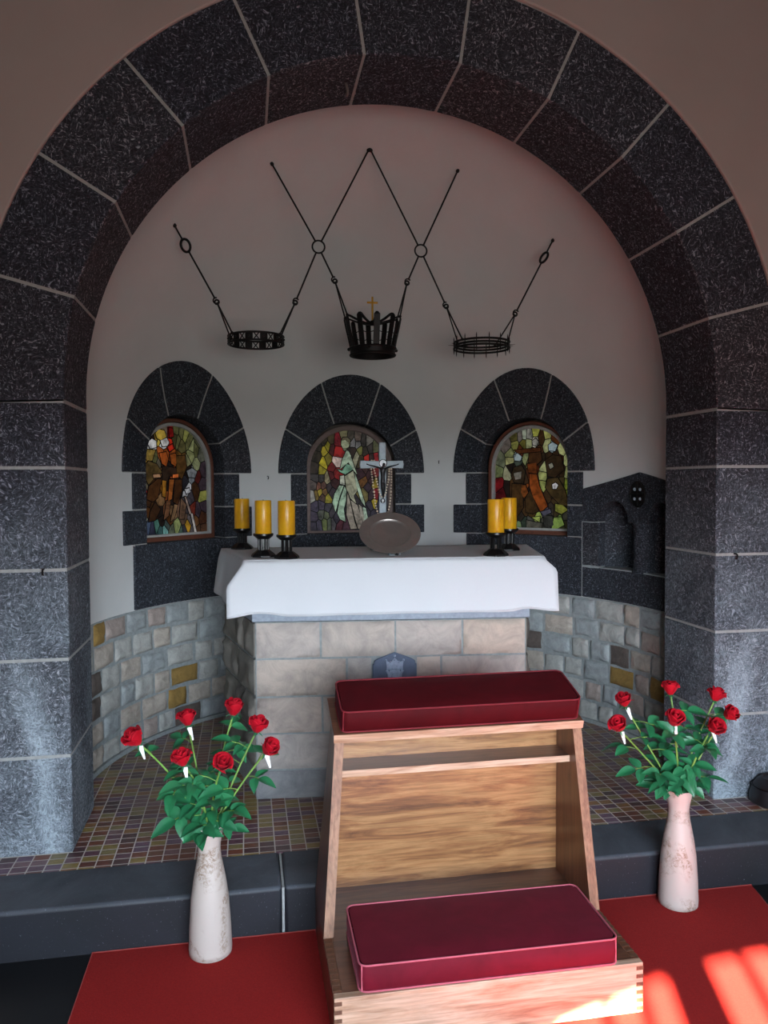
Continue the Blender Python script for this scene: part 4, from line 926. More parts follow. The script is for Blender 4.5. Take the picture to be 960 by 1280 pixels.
# ------------------------------------------------------------------ kneeler with two cushions
kn = empty('prayer_kneeler', (0, -.65, .006), 'wooden prayer kneeler with sloping desk standing on the red carpet', 'kneeler')
XL, XR, YF, YB, ZK = -.424, .430, -.955, -.402, .146
m = MB(); m.box(XL, XR, YF, YF + .022, .006, ZK); m.build('front_board', M['wood_front_lit'], kn, smooth=0, bevel=.0015)
for x0, x1 in ((XL, XL + .024), (XR - .024, XR)): m = MB(); m.box(x0, x1, YF + .022, YB, .006, ZK); m.build('base_side', M['wood_side'], kn, smooth=0, bevel=.0015)
m = MB(); m.box(XL + .024, XR - .024, YF + .022, YB, ZK - .02, ZK); m.build('step_board', M['wood_dark'], kn, smooth=0)
for lf in (0, 1):
    m = MB()
    for k in range(6):
        z = .013 + k * .0225; x0, x1 = ((XL - .0006, XL + .020), (XR - .020, XR + .0006))[lf]; m.box(x0, x1, YF - .0006, YF + .02, z, z + .011)
    for k in range(14):
        y = YF + .03 + k * .024; x0, x1 = ((XL - .0006, XL + .022), (XR - .022, XR + .0006))[lf]; m.box(x0, x1, y, y + .012, ZK - .018, ZK + .0006)
    m.build('dovetail', M['wood_end'], kn, smooth=0)
SLOPE = rad(16.2)
def side_panel(xb, xt, sx):
    m = MB(); yz = [(-.680, ZK), (YB, ZK), (YB, .72), (-.536, .672)]
    def X(z): return xb + (xt - xb) * (z - ZK) / (.672 - ZK)
    m.prism([(X(z), y, z) for y, z in yz], (sx * -.028, 0, 0))
    o = m.build('side_panel', M['wood_side'], kn, smooth=0, bevel=.0015)
    m = MB(); (ya, za), (yb, zb) = yz[0], yz[3]
    m.prism([(X(za) + sx * .0005, ya - .0035, za + .001), (X(za) - sx * .0285, ya - .0035, za + .001), (X(zb) - sx * .0285, yb - .0035, zb), (X(zb) + sx * .0005, yb - .0035, zb)], (0, .0045, 0)); m.build('edge_lipping', M['wood_edge'], o, smooth=0)
    return o
side_panel(-.424, -.372, -1); side_panel(.430, .432, 1)
m = MB()
pts = [(-.400, ZK), (.404, ZK), (.406, .705), (-.346, .705)]
m.prism([(x, YB, z) for x, z in pts], (0, .013, 0)); m.build('back_panel', M['wood_x'], kn, smooth=0)
m = MB(); m.prism([(-.357, -.512, .553), (.405, -.512, .553), (.405, YB, .553), (-.357, YB, .553)], (0, 0, .020)); m.build('shelf', M['wood_dark'], kn, smooth=0, bevel=.0015)
m = MB(); m.box(-.357, .405, -.5155, -.5125, .553, .5735); m.build('shelf_lit_edge', M['wood_front_lit'], kn, smooth=0)
def DP(x, s, d): return (x, -.540 + s * cos(SLOPE) - d * sin(SLOPE), .672 + s * sin(SLOPE) + d * cos(SLOPE))
m = MB(); m.prism([DP(-.375, 0, 0), DP(.436, 0, 0), DP(.436, .215, 0), DP(-.375, .215, 0)], Vector(DP(0, 0, .027)) - Vector(DP(0, 0, 0))); m.build('desk_top', M['wood_dark'], kn, smooth=0, bevel=.0015)
m = MB(); m.prism([DP(-.3755, -.003, -.0004), DP(.4365, -.003, -.0004), DP(.4365, -.0005, -.0004), DP(-.3755, -.0005, -.0004)], Vector(DP(0, 0, .0274)) - Vector(DP(0, 0, 0))); m.build('desk_lit_edge', M['wood_front_lit'], kn, smooth=0)
def cushion(label, w_, d_, h_, mat, pip, loc, rot):
    m = MB(); rc = .022
    def outline(e, n=6):
        P = []
        for cx, cy, a0 in ((w_ / 2 - rc, -d_ / 2 + rc, -PI / 2), (w_ / 2 - rc, d_ / 2 - rc, 0), (-w_ / 2 + rc, d_ / 2 - rc, PI / 2), (-w_ / 2 + rc, -d_ / 2 + rc, PI)):
            for k in range(n + 1):
                a = a0 + PI / 2 * k / n; P.append((cx + (rc - e) * cos(a), cy + (rc - e) * sin(a)))
        return P
    lv = [(.004, 0), (.0, .004), (-.0025, h_ * .5), (0, h_ - .004), (.003, h_ - .001)]
    n = len(outline(0)); vs = []; fs = []
    for e, z in lv: vs += [(x, y, z) for x, y in outline(e)]
    for i in range(len(lv) - 1):
        for k in range(n): k2 = (k + 1) % n; fs.append((i * n + k, i * n + k2, (i + 1) * n + k2, (i + 1) * n + k))
    fs.append(tuple(range(n))[::-1]); m.add(vs, fs)
    # crowned top
    def top(s, t_):
        x = -1 + 2 * s; y = -1 + 2 * t_
        ex = w_ / 2 - .004; ey = d_ / 2 - .004
        # squircle keeps inside the rounded corners
        X, Y = x * ex, y * ey; ox, oy = max(0, abs(X) - (ex - rc)), max(0, abs(Y) - (ey - rc)); L = sqrt(ox * ox + oy * oy)
        if L > rc * .96: f = rc * .96 / L; X = math.copysign(ex - rc + ox * f, X) if ox else X; Y = math.copysign(ey - rc + oy * f, Y) if oy else Y
        return (X, Y, h_ - .001 + .007 * (1 - x ** 4) * (1 - y ** 4) + .0012 * mnoise.noise(Vector((X * 9, Y * 9, h_ * 50))))
    m.grid(top, 30, 14)
    o = m.build('cushion', mat, None, smooth=45); tag(o, label, 'cushion', 'crimson velvet cushions on the kneeler')
    m = MB()
    for z in (.003, h_ - .001): m.tube([(x, y, z) for x, y in outline(-.0008)], .0026, 6, closed=True)
    for sx in (-1, 1):
        for sy in (-1, 1):
            x, y = sx * (w_ / 2 - rc * .29 + .001), sy * (d_ / 2 - rc * .29 + .001); m.tube([(x, y, .003), (x, y, h_ - .001)], .0022, 6)
    m.build('piping', pip, o)
    o.location = loc; o.rotation_euler = rot; return o
p = DP(.036, .099, .0285); cushion('dark crimson velvet cushion on the sloping desk of the kneeler', .775, .186, .074, M['velvet'], M['piping_dark'], p, (SLOPE, 0, 0))
cushion('faded crimson velvet cushion on the kneeling step with pale piping', .714, .297, .073, M['velvet_worn'], M['piping'], (.002, -.802, ZK + .001), (0, 0, rad(-.4)))

# carpet
m = MB(); m.prism([(-1.122, -.389, .0005), (-1.135, -1.75, .0005), (1.06, -1.75, .0005), (1.122, -.535, .0005), (1.158, -.389, .0005)], (0, 0, .0055))
cp = m.build('carpet', M['carpet'], None, smooth=0, bevel=.002); tag(cp, 'bright red carpet laid on the black floor before the step', 'carpet')
m = MB(); m.tube([(-1.135, -1.75, .005), (-1.122, -.389, .005), (1.158, -.389, .005), (1.122, -.535, .005), (1.06, -1.75, .005)], .003, 6); m.build('bound_edge', plain('carpet_binding', c(150, 60, 54), .9), cp)

# ------------------------------------------------------------------ vases and roses
VP = [(.0, .0), (.060, 0), (.0655, .004), (.0665, .02), (.0640, .09), (.0585, .175), (.050, .235), (.0425, .275), (.0375, .30), (.0345, .328), (.0352, .345), (.039, .365), (.0455, .392), (.0485, .404), (.0470, .405),
      (.0445, .394), (.037, .362), (.032, .328), (.036, .290), (.05, .21), (.055, .1), (.05, .03), (0, .028)]
def vase(x, y, label):
    m = MB(); m.lathe(VP, n=48); o = m.build('vase', M['vase'], None, smooth=60); o.location = (x, y, .0065); tag(o, label, 'vase', 'tall pale vases on the carpet'); return o
VL, VR_ = (-.757, -.452), (.829, -.456)
vase(*VL, 'tall cream mottled vase on the carpet left of the kneeler'); v2 = vase(*VR_, 'tall cream mottled vase on the carpet right of the kneeler'); v2.rotation_euler.z = 2.1

def frame_from(d):
    z = Vector(d).normalized(); x = z.orthogonal().normalized(); return Matrix((x, z.cross(x), z)).transposed()
def petal_mesh(m, Mx, P, R_, h_, phi, w_, flare, lean):
    def f(s, t_):
        a = phi + w_ * (2 * s - 1); e = abs(2 * s - 1)
        r = R_ * (.30 + .74 * sin(min(1, t_ * 1.02) * PI * .66)) + flare * max(0, t_ - .62) ** 1.5 * (1 + .4 * e)
        z = h_ * (t_ * (1 - .30 * e ** 2.6 * t_)) - flare * .55 * max(0, t_ - .75)
        v = Vector((r * cos(a), r * sin(a), z)) + Vector((lean * cos(phi) * t_, lean * sin(phi) * t_, 0))
        return P + Mx @ v
    m.grid(f, 7, 7)
def leaf_obj(p, d, up, L, W, par, rg):
    d = Vector(d).normalized(); s_ = d.cross(Vector(up)).normalized(); n_ = s_.cross(d).normalized(); m = MB(); curl = rg.uniform(.15, .5); tw = rg.uniform(-.25, .25)
    def f(u, t_):
        x = 2 * u - 1; wd = W * (sin(PI * min(1, t_ ** .82)) ** .85) * (1 - .15 * t_) if 0 < t_ < 1 else 0
        jag = 1 + (.06 * (1 if int(t_ * 16) % 2 else -1) if abs(x) == 1 else 0)
        return Vector(p) + d * (L * t_) + s_ * (x * wd * jag) + n_ * (abs(x) * wd * .35 - curl * L * t_ * t_ + x * tw * wd)
    m.grid(f, 6, 8)
    o = m.build('leaf', M['leaf'], par, smooth=50, merge=1e-5); return o
def rose(vx, vy, bx, by, bz, size, seed, label, group, sprays=3, tagged=True, lean_to=None):
    rg = random.Random(seed); vx_, vy_ = vx, vy
    tip = Vector((bx, by, bz)); mouth = Vector((vx, vy, .405)); off = (tip - mouth); off.z = 0
    k = min(1, off.length / .22); o2 = off.normalized() if off.length > .01 else Vector((0, 0, 0))
    rim = mouth + o2 * .028 * k + Vector((rg.uniform(-.008, .008), rg.uniform(-.008, .008), 0))
    neck = Vector((vx, vy, .335)) + o2 * .012 * k + Vector((rg.uniform(-.010, .010), rg.uniform(-.010, .010), 0))
    foot = Vector((vx, vy, .12)) - o2 * .015
    root = empty('rose', foot, label, 'rose', group)
    mid = rim.lerp(tip, .5) + Vector((0, 0, .018)) + Vector((rg.uniform(-.012, .012), rg.uniform(-.01, .01), 0))
    K = [foot, neck, rim, mid, tip]
    # smooth stem
    P = []
    for i in range(len(K) - 1):
        a, b_, c_, d_ = K[max(0, i - 1)], K[i], K[i + 1], K[min(len(K) - 1, i + 2)]
        for j in range(6):
            t_ = j / 6; P.append(.5 * ((2 * b_) + (c_ - a) * t_ + (2 * a - 5 * b_ + 4 * c_ - d_) * t_ * t_ + (3 * b_ - a - 3 * c_ + d_) * t_ ** 3))
    P.append(tip)
    m = MB(); m.tube(P, [.0030] * (len(P) - 1) + [.0026], 7); m.build('stem', M['stem'], root)
    ax = (P[-1] - P[-3]).normalized(); ax = (ax * .8 + Vector((0, -.25, .75))).normalized() if lean_to is None else Vector(lean_to).normalized()
    Mx = frame_from(ax); base = tip - ax * .004
    m = MB(); R_ = .0238 * size; h_ = .052 * size
    ph = rg.uniform(0, 6.28)
    for k in range(3): petal_mesh(m, Mx, base, R_ * .38, h_ * 1.0, ph + k * 2.1, 1.35, .004, -.002)
    for k in range(4): petal_mesh(m, Mx, base, R_ * .66, h_ * rg.uniform(.96, 1.03), ph + .6 + k * 1.57, 1.15, .016, .001)
    for k in range(5): petal_mesh(m, Mx, base, R_ * .92, h_ * rg.uniform(.80, .93), ph + .2 + k * 1.257, .95, rg.uniform(.01, .045), rg.uniform(.0, .003))
    b_ = m.build('bloom', M['petal'], root, smooth=70)
    sd_ = b_.modifiers.new('thickness', 'SOLIDIFY'); sd_.thickness = .0009
    m = MB(); m.tube([base - ax * .010, base - ax * .002, base + ax * .006], [.0035, .008, .0095], 8)
    for k in range(5):
        a = k * 1.257; q = base + Mx @ Vector((.009 * cos(a), .009 * sin(a), .002)); e = base + Mx @ Vector((.026 * cos(a), .026 * sin(a), -.006)); m.tube([q, q.lerp(e, .5) + ax * .001, e], [.0035, .003, .0004], 5, flat=.3)
    m.build('calyx', M['leaf'], root)
    if tagged:
        a = rg.uniform(-.4, .6); q = base + Vector((.004, -.010, -.004)); m = MB()
        e = q + Vector((.014 * sin(a) + .006, -.004, -.040)); w_ = Vector((.0075, 0, .001))
        m.prism([q - w_, q + w_, e + w_ * .35, e - w_ * .35], (0, .0008, 0)); m.build('white_tag', M['white_tag'], root, smooth=0)
    # leaf sprays
    for s_ in range(sprays):
        f = rg.uniform(.08, .80) if sprays > 1 else .4; f = (s_ + rg.uniform(.15, .75)) / sprays * .92 + .02
        i = 12 + int(f * 11); q = P[i]; tn = (P[i + 1] - P[i - 1]).normalized()
        az = rg.uniform(0, 2 * PI); hd = Vector((cos(az), sin(az) * .75 - .12, rg.uniform(-.05, .55))).normalized()
        Lp = rg.uniform(.040, .070); e = q + hd * Lp + Vector((0, 0, -.004))
        m = MB(); m.tube([q, q.lerp(e, .5) + Vector((0, 0, .004)), e], .0014, 5); m.build('leaf_stalk', M['stem'], root)
        up = Vector((rg.uniform(-.35, .35), rg.uniform(-.75, -.15), .8))
        Ls = rg.uniform(.056, .080)
        leaf_obj(e, hd + Vector((0, 0, -.15)), up, Ls, Ls * .30, root, rg)
        side_ = hd.cross(up).normalized()
        for sg in (-1, 1):
            q2 = q.lerp(e, .72); leaf_obj(q2, hd * .45 + side_ * sg, up, Ls * .82, Ls * .27, root, rg)
            if rg.random() < .22: leaf_obj(q.lerp(e, .34), hd * .3 + side_ * sg, up, Ls * .68, Ls * .22, root, rg)
GL = 'red roses in the left vase'; GR = 'red roses in the right vase'
LR = [(-.962, -.46, .683, 1.12, 'red rose leaning furthest left out of the left vase', (-.55, -.3, .8)), (-.822, -.37, .705, 1.0, 'upright red rose behind, second from the left in the left vase', None), (-.827, -.50, .623, 1.02, 'red rose with a white tag, low at the left of the left vase', None),
      (-.715, -.52, .613, 1.0, 'red rose low in the middle of the left vase', (.2, -.6, .7)), (-.680, -.38, .733, 1.05, 'tallest red rose at the back of the left vase', None), (-.608, -.44, .692, 1.05, 'upper red rose at the right side of the left vase', None), (-.580, -.48, .637, 1.08, 'lower red rose leaning furthest right out of the left vase', (.5, -.5, .7))]
for i, (x, y, z, s_, lb, ln) in enumerate(LR): rose(VL[0], VL[1], x, y, z, s_, 40 + i * 7, lb, GL, 5, i in (0, 1, 2, 6), ln)
RR_ = [(.600, -.47, .634, 1.0, 'red rose leaning furthest left out of the right vase', (-.4, -.4, .8)), (.645, -.42, .700, .95, 'red rose high on the left of the right vase', None), (.779, -.50, .652, 1.1, 'large red rose in the middle of the right vase', (0, -.5, .8)), (.833, -.39, .722, .98, 'topmost red rose of the right vase, before the pier', None),
       (.908, -.52, .632, 1.08, 'red rose facing forward, right of the middle in the right vase', (.1, -.75, .6)), (.985, -.42, .700, 1.0, 'upper of the two roses at the right edge of the right vase', None), (.996, -.47, .655, .98, 'lower of the two roses at the right edge of the right vase', (.4, -.6, .6))]
for i, (x, y, z, s_, lb, ln) in enumerate(RR_): rose(VR_[0], VR_[1], x, y, z, s_, 140 + i * 5, lb, GR, 5, i in (0, 1, 2, 4), ln)

# ------------------------------------------------------------------ iron crowns hanging on rods in one plane
HY = .93
def dome_z(x, y=HY): return ZS + sqrt(max(0, R * R - x * x - (y - CY) ** 2))
def pt(x, z, y=HY): return Vector((x, y, z))
G_R = 'thin black suspension rods'
def hook_mesh(m, p, d):
    """small open hook at p on a rod running along d"""
    d = Vector(d).normalized(); s_ = Vector((d.z, 0, -d.x)); P = []
    for k in range(11):
        a = -PI * .75 + 2 * PI * .80 * k / 10; P.append(p + d * (.014 + .0135 * sin(a)) + s_ * .0135 * cos(a))
    m.tube(P, .0038, 6)
def hanging_rod(a, b_, label, ends, loops=()):
    a, b_ = Vector(a), Vector(b_)
    root = empty('suspension_rod', a, label, 'rod', G_R)
    m = MB(); m.tube([a, b_], .0042, 8)
    d = (b_ - a).normalized()
    m.build('shaft', M['iron'], root)
    if 'anchor' in ends:
        m = MB(); m.ball(a, .0095, 8); m.tube([a, a - d * .012], [.007, .009], 8); m.build('wall_eye', M['iron'], root)
    if 'hook' in ends:
        m = MB(); hook_mesh(m, b_, d); m.build('hook', M['iron'], root)
    return root
XA, XB = (-.271, 2.617), (.237, 2.621)
RR0 = .030
def dirv(p, q): v = pt(*q) - pt(*p); return v.normalized()
HL2, HC1, HC2, HR1 = (-.386, 2.345), (-.192, 2.455), (.166, 2.460), (.366, 2.352)
HL1, HR2 = (-.757, 2.335), (.726, 2.325)
OLp, ORp = (-.898, 2.594), (.880, 2.616)
aL, a1, a2, a3, aR = [(x, dome_z(x) - .006) for x in (-.946, -.490, -.017, .426, .927)]
hanging_rod(pt(*a1), pt(*XA) + dirv(XA, a1) * RR0, 'black rod from the upper left wall eye down to the left ring', 'anchor')
hanging_rod(pt(*a2) + Vector((-.006, 0, 0)), pt(*XA) + dirv(XA, a2) * RR0, 'black rod from the topmost eye down to the left ring', 'anchor')
hanging_rod(pt(*a2) + Vector((.006, 0, 0)), pt(*XB) + dirv(XB, a2) * RR0, 'black rod from the topmost eye down to the right ring', 'anchor')
hanging_rod(pt(*a3), pt(*XB) + dirv(XB, a3) * RR0, 'black rod from the upper right wall eye down to the right ring', 'anchor')
hanging_rod(pt(*XA) + dirv(XA, HL2) * RR0, pt(*HL2) - dirv(XA, HL2) * .022, 'black rod from the left ring down to the openwork band crown', 'hook')
hanging_rod(pt(*XA) + dirv(XA, HC1) * RR0, pt(*HC1) - dirv(XA, HC1) * .022, 'short black rod from the left ring to the crown with the gold cross', 'hook')
hanging_rod(pt(*XB) + dirv(XB, HC2) * RR0, pt(*HC2) - dirv(XB, HC2) * .022, 'short black rod from the right ring to the crown with the gold cross', 'hook')
hanging_rod(pt(*XB) + dirv(XB, HR1) * RR0, pt(*HR1) - dirv(XB, HR1) * .022, 'black rod from the right ring down to the thorny crown', 'hook')
hanging_rod(pt(*OLp) + dirv(OLp, HL1) * .032, pt(*HL1) - dirv(OLp, HL1) * .022, 'long black rod at far left, down to the openwork band crown', 'hook')
hanging_rod(pt(*ORp) + dirv(ORp, HR2) * .032, pt(*HR2) - dirv(ORp, HR2) * .022, 'long black rod at far right, down to the thorny crown', 'hook')
for nm_, p, q, lb in (('left', aL, OLp, 'short rod with an oval link at the far left of the apse'), ('right', aR, ORp, 'short rod with an oval link at the far right of the apse')):
    root = hanging_rod(pt(*p), pt(*q) + dirv(q, p) * .030, lb, 'anchor')
    m = MB(); d = dirv(p, q); s_ = Vector((d.z, 0, -d.x)); wd = .020 if nm_ == 'left' else .011
    m.tube([pt(*q) + d * .030 * cos(2 * PI * k / 24) + (s_ * wd + Vector((0, .016, 0))) * sin(2 * PI * k / 24) for k in range(24)], .0062, 8, closed=True); m.build('oval_link', M['iron'], root)
for p, lb in ((XA, 'left round iron ring where four suspension rods meet'), (XB, 'right round iron ring where four suspension rods meet')):
    m = MB(); m.torus(pt(*p), RR0, .0042, 'y', 32, 8); tag(m.build('suspension_ring', M['iron']), lb, 'ring', 'iron rings joining the rods')
def twin(root, hp, tgt):
    m = MB(); h_ = pt(*hp); m.torus(h_, .010, .0045, 'y', 16, 6)
    for q in tgt: m.tube([h_ + (q - h_).normalized() * .010, q], .0036, 6); m.ball(q, .0075, 8)
    m.build('hanger', M['iron'], root)
# band crown
c1 = empty('hanging_crown', (-.575, HY, 2.137), 'left hanging crown, a black openwork iron band', 'crown', 'hanging iron crowns')
CX1, RB, z0, z1 = -.575, .1315, 2.137, 2.179
m = MB()
for z in (z0 + .003, z1 - .003): m.tube([(CX1 + RB * cos(2 * PI * k / 48), HY + RB * sin(2 * PI * k / 48), z) for k in range(48)], .005, 8, closed=True)
for k in range(12):
    a0 = -PI / 2 + PI / 6 * k + PI / 12 - .135; 
    m.block(lambda s, t_, d: (CX1 + (RB - .002 + .004 * d) * cos(a0 + .27 * s), HY + (RB - .002 + .004 * d) * sin(a0 + .27 * s), z0 + (z1 - z0) * t_), 4, 1, 1)
m.build('band', M['iron'], c1, smooth=40)
m = MB()
for k in range(12):
    am = -PI / 2 + PI / 6 * k; h_ = .128
    for sg in (-1, 1): m.tube([(CX1 + RB * cos(am + sg * h_ * f), HY + RB * sin(am + sg * h_ * f), (z0 + z1) / 2 + f * (z1 - z0) / 2) for f in (-1, -.5, 0, .5, 1)], .0028, 5)
    a = am + PI / 12
    m.ball((CX1 + (RB + .004) * cos(a), HY + (RB + .004) * sin(a), (z0 + z1) / 2), .006, 6)
m.build('lattice', M['iron'], c1)
P_ = lambda a: Vector((CX1 + RB * cos(rad(a)), HY + RB * sin(rad(a)), z1))
twin(c1, HL1, [P_(212), P_(158)]); twin(c1, HL2, [P_(-32), P_(28)])
# thorn crown
c3 = empty('hanging_crown', (.549, HY, 2.146), 'right hanging crown of black iron hoops with thorn spikes', 'crown', 'hanging iron crowns')
CX3, RB3 = .549, .139
m = MB()
for k, z in enumerate((2.147, 2.161, 2.176)): m.tube([(CX3 + (RB3 - .004 * (k == 1)) * cos(2 * PI * i / 48), HY + (RB3 - .004 * (k == 1)) * sin(2 * PI * i / 48), z) for i in range(48)], .0056, 8, closed=True)
m.build('hoop', M['iron'], c3)
for k in range(14):
    a = 2 * PI * k / 14 + .2; x, y = CX3 + RB3 * cos(a), HY + RB3 * sin(a); m = MB(); m.tube([(x, y, 2.118), (x, y, 2.128), (x, y, 2.195), (x, y, 2.206)], [.0006, .0026, .0026, .0006], 5); m.build('thorn', M['iron'], c3)
for a in (2.95, 3.3, .05, -.22, 1.2, 1.9, -1.3, -2.1): m = MB(); m.tube([(CX3 + (RB3 - .01) * cos(a), HY + (RB3 - .01) * sin(a), 2.163), (CX3 + (RB3 + .030) * cos(a), HY + (RB3 + .030) * sin(a), 2.165)], [.0026, .0006], 5); m.build('thorn', M['iron'], c3)
P_ = lambda a: Vector((CX3 + RB3 * cos(rad(a)), HY + RB3 * sin(rad(a)), 2.178))
twin(c3, HR1, [P_(210), P_(130)]); twin(c3, HR2, [P_(-36), P_(44)])
# flared crown with the cross
c2 = empty('hanging_crown', (-.008, HY, 2.10), 'middle hanging crown with flared iron bars and a gold cross', 'crown', 'hanging iron crowns')
CX2 = -.008
m = MB()
def P2(a, r_, z): return Vector((CX2 + r_ * cos(a), HY + r_ * sin(a), z))
m.block(lambda s, t_, d: P2(2 * PI * s, .103 + .006 * d + .004 * t_, 2.098 + .036 * t_), 48, 1, 1)
m.tube([P2(2 * PI * k / 48, .110, 2.100) for k in range(48)], .006, 6, closed=True); m.tube([P2(2 * PI * k / 48, .113, 2.132) for k in range(48)], .006, 6, closed=True)
for k in range(10): m.ball(P2(2 * PI * (k + .5) / 10 - PI / 2, .118, 2.126), .0085, 8)
m.build('band', M['iron'], c2, merge=1e-5)
NB = 10
for k in range(NB):
    a = -PI / 2 + 2 * PI * k / NB; ta = Vector((-sin(a), cos(a), 0)); na = Vector((cos(a), sin(a), 0)); m = MB(); w_ = .0125 if k else .0145
    prof = [(.107, 2.125), (.118, 2.18), (.131, 2.235), (.139, 2.275), (.136, 2.285), (.122, 2.283), (.085, 2.268), (.045, 2.257), (.012, 2.253)]
    for i in range(len(prof) - 1):
        (r0_, q0), (r1_, q1) = prof[i], prof[i + 1]; wa = w_ if i < 4 else .006; wb = w_ if i < 3 else .006
        A, Bp = P2(a, r0_, q0), P2(a, r1_, q1); dd = (Bp - A).normalized(); nn = dd.cross(ta).normalized() * .0035
        vs = [A - ta * wa - nn, A + ta * wa - nn, A + ta * wa + nn, A - ta * wa + nn, Bp - ta * wb - nn, Bp + ta * wb - nn, Bp + ta * wb + nn, Bp - ta * wb + nn]
        m.add(vs, [(0, 1, 2, 3), (4, 7, 6, 5), (0, 4, 5, 1), (1, 5, 6, 2), (2, 6, 7, 3), (3, 7, 4, 0)])
    m.build('bar', M['iron'], c2, smooth=0)
m = MB()
for k in range(NB):
    a0 = -PI / 2 + 2 * PI * k / NB; m.tube([P2(a0 + 2 * PI / NB * f, .123 + .001 * sin(PI * f), 2.205 - .014 * sin(PI * f)) for f in (0, .25, .5, .75, 1)], .0022, 5)
m.build('swag', M['iron'], c2)
m = MB(); m.ball((CX2, HY, 2.258), .019, 12, sq=(1, 1, .7)); m.build('hub', M['iron'], c2)
m = MB(); m.box(CX2 - .0045, CX2 + .0045, HY - .004, HY + .004, 2.262, 2.386); m.box(CX2 - .027, CX2 + .027, HY - .004, HY + .004, 2.353, 2.362)
m.build('gold_cross', M['brass'], c2, smooth=0, bevel=.0015)
aa = lambda k: P2(-PI / 2 + 2 * PI * k / NB, .137, 2.286)
twin(c2, HC1, [aa(8), aa(7)]); twin(c2, HC2, [aa(2), aa(3)])

# ------------------------------------------------------------------ small fittings
def wall_hook(p, n_, label, mat, s=1.0, g_='small wall hooks'):
    p, n_ = Vector(p), Vector(n_).normalized(); side_ = n_.cross(Vector((0, 0, 1))).normalized() if abs(n_.z) < .9 else Vector((1, 0, 0)); dn = n_.cross(side_) * (-1 if n_.cross(side_).z > 0 else 1)
    m = MB(); P = [p - n_ * .012, p + n_ * .012 * s]
    for k in range(9):
        a = PI * k / 8; P.append(p + n_ * (.012 + .010 * sin(a)) * s + dn * (.010 - .010 * cos(a)) * s)
    m.tube(P, .0032 * s, 7); o = m.build('wall_hook', mat); tag(o, label, 'hook', g_); return o
for x_, z_, lb, ax_ in ((-.506, 1.516, 'tiny black hook on the plaster between the left and middle windows', 0), (.533, 1.606, 'tiny black hook on the plaster between the middle and right windows', 0)):
    y_ = CY + sqrt(R * R - x_ * x_); wall_hook((x_, y_, z_), (-x_, CY - y_, 0), lb, M['iron'], .8)
wall_hook((1.339, 0.0, 1.172), (0, -1, 0), 'black hook in the joint of the right pier', M['iron'])
wall_hook((-1.334, 0.0, 1.174), (0, -1, 0), 'black hook in the joint of the left pier', M['iron'])
a_ = rad(100.4); wall_hook((AR * cos(a_), .2, ZS + AR * sin(a_)), (-cos(a_), -.3, -sin(a_)), 'grey bent hook under the crown of the great arch', M['grey_hook'], 1.7)
# round casing on the ledge at the right edge
cs = empty('round_casing', (1.482, -.068, STEP), 'black round casing on the tiled ledge at the right edge', 'casing')
m = MB(); m.lathe([(0, 0), (.088, 0), (.094, .006), (.092, .035), (.082, .066), (.066, .090), (.052, .100), (.050, .104), (.044, .104), (.040, .098), (0, .100)], n=48)
m2 = MB(); m2.v = [(x + 1.482, y - .068, z + STEP) for x, y, z in m.v]; m2.f, m2.mi, m2.fc = m.f, m.mi, m.fc; m2.build('housing', M['black_case'], cs, smooth=35)
m = MB(); m.tube([(1.482 + .083 * cos(2 * PI * k / 40), -.068 + .083 * sin(2 * PI * k / 40), STEP + .069) for k in range(40)], .004, 6, closed=True); m.build('rim_ring', M['bronze_dark'], cs)
SKY, SUN, GLASS_E, EXPO = 62.0, 135.0, 0.35, 0.0
# ------------------------------------------------------------------ camera and light
f_px, yaw, pit, roll = 982.6, .17395, .03530, -.00564
fw = Vector((sin(yaw) * cos(pit), cos(yaw) * cos(pit), -sin(pit)))
r0 = Vector((cos(yaw), -sin(yaw), 0)); u0 = r0.cross(fw)
rv = cos(roll) * r0 + sin(roll) * u0; uv = -sin(roll) * r0 + cos(roll) * u0
cam = bpy.data.cameras.new('camera'); co = bpy.data.objects.new('camera', cam); COL.objects.link(co)
cam.sensor_fit = 'VERTICAL'; cam.sensor_height = 36.0; cam.lens = f_px / 1280 * 36
co.matrix_world = Matrix(((rv.x, uv.x, -fw.x, -.6324), (rv.y, uv.y, -fw.y, -2.9194), (rv.z, uv.z, -fw.z, 1.465), (0, 0, 0, 1)))
cam.clip_start = 0.02; scene.camera = co

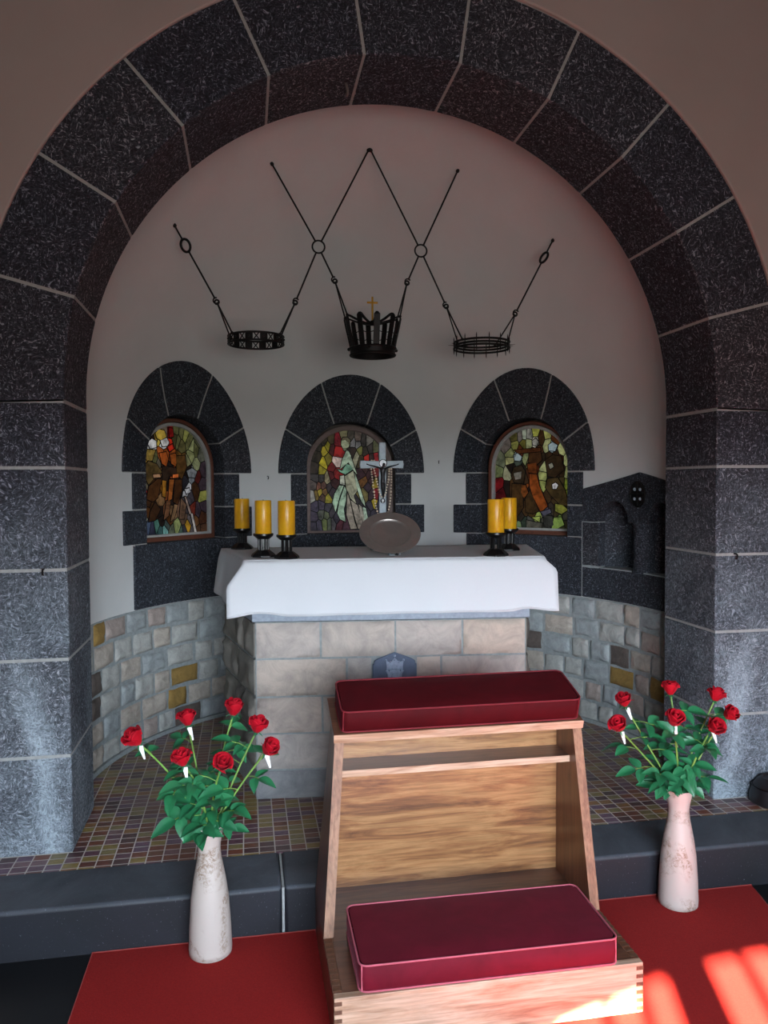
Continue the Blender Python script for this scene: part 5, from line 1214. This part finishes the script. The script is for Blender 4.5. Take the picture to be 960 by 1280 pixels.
w = bpy.data.worlds.new('sky'); scene.world = w; w.use_nodes = True
nt = w.node_tree; bg = nt.nodes['Background']; bg.inputs['Strength'].default_value = SKY
tc = nt.nodes.new('ShaderNodeTexCoord'); sp = nt.nodes.new('ShaderNodeSeparateXYZ'); nt.links.new(tc.outputs['Generated'], sp.inputs[0])
rp = nt.nodes.new('ShaderNodeValToRGB'); nt.links.new(sp.outputs['Z'], rp.inputs['Fac'])
# ground below the horizon is dim; the sky above it is a pale blue
rp.color_ramp.elements[0].position = 0.0; rp.color_ramp.elements[0].color = (.17, .17, .165, 1)
rp.color_ramp.elements[1].position = 0.03; rp.color_ramp.elements[1].color = (.82, .91, 1.0, 1)
e_ = rp.color_ramp.elements.new(.6); e_.color = (.56, .75, 1.0, 1)
nt.links.new(rp.outputs['Color'], bg.inputs['Color'])
sd = Vector((.315, 1.0, -.60)).normalized()
s = bpy.data.lights.new('sun', 'SUN'); s.energy = SUN; s.angle = rad(.8); s.color = (1.0, .86, .60)
so = bpy.data.objects.new('sun', s); COL.objects.link(so); so.rotation_euler = sd.to_track_quat('-Z', 'Y').to_euler(); so.location = (-3, -9, 6)
# portal in the doorway: steers the sky's light samples through the opening
p = bpy.data.lights.new('doorway_portal', 'AREA'); p.shape = 'RECTANGLE'; p.size = 2 * DW; p.size_y = 1.98
po = bpy.data.objects.new('doorway_portal', p); COL.objects.link(po); po.location = (0, ROOM_BACK - .12, .99); po.rotation_euler = (rad(90), 0, 0)
p.cycles.is_portal = True
GLASS_NODE.inputs['Emission Strength'].default_value = GLASS_E
vs_ = scene.view_settings
scene.display_settings.display_device = 'sRGB'
vs_.view_transform = 'Standard'; vs_.look = 'None'; vs_.gamma = 1.0; vs_.use_curve_mapping = False; vs_.exposure = EXPO
cy = scene.cycles
cy.use_denoising = True; cy.max_bounces = 10; cy.diffuse_bounces = 6; cy.glossy_bounces = 4; cy.transparent_max_bounces = 8
cy.sample_clamp_indirect = 8.0; cy.caustics_reflective = False; cy.caustics_refractive = False
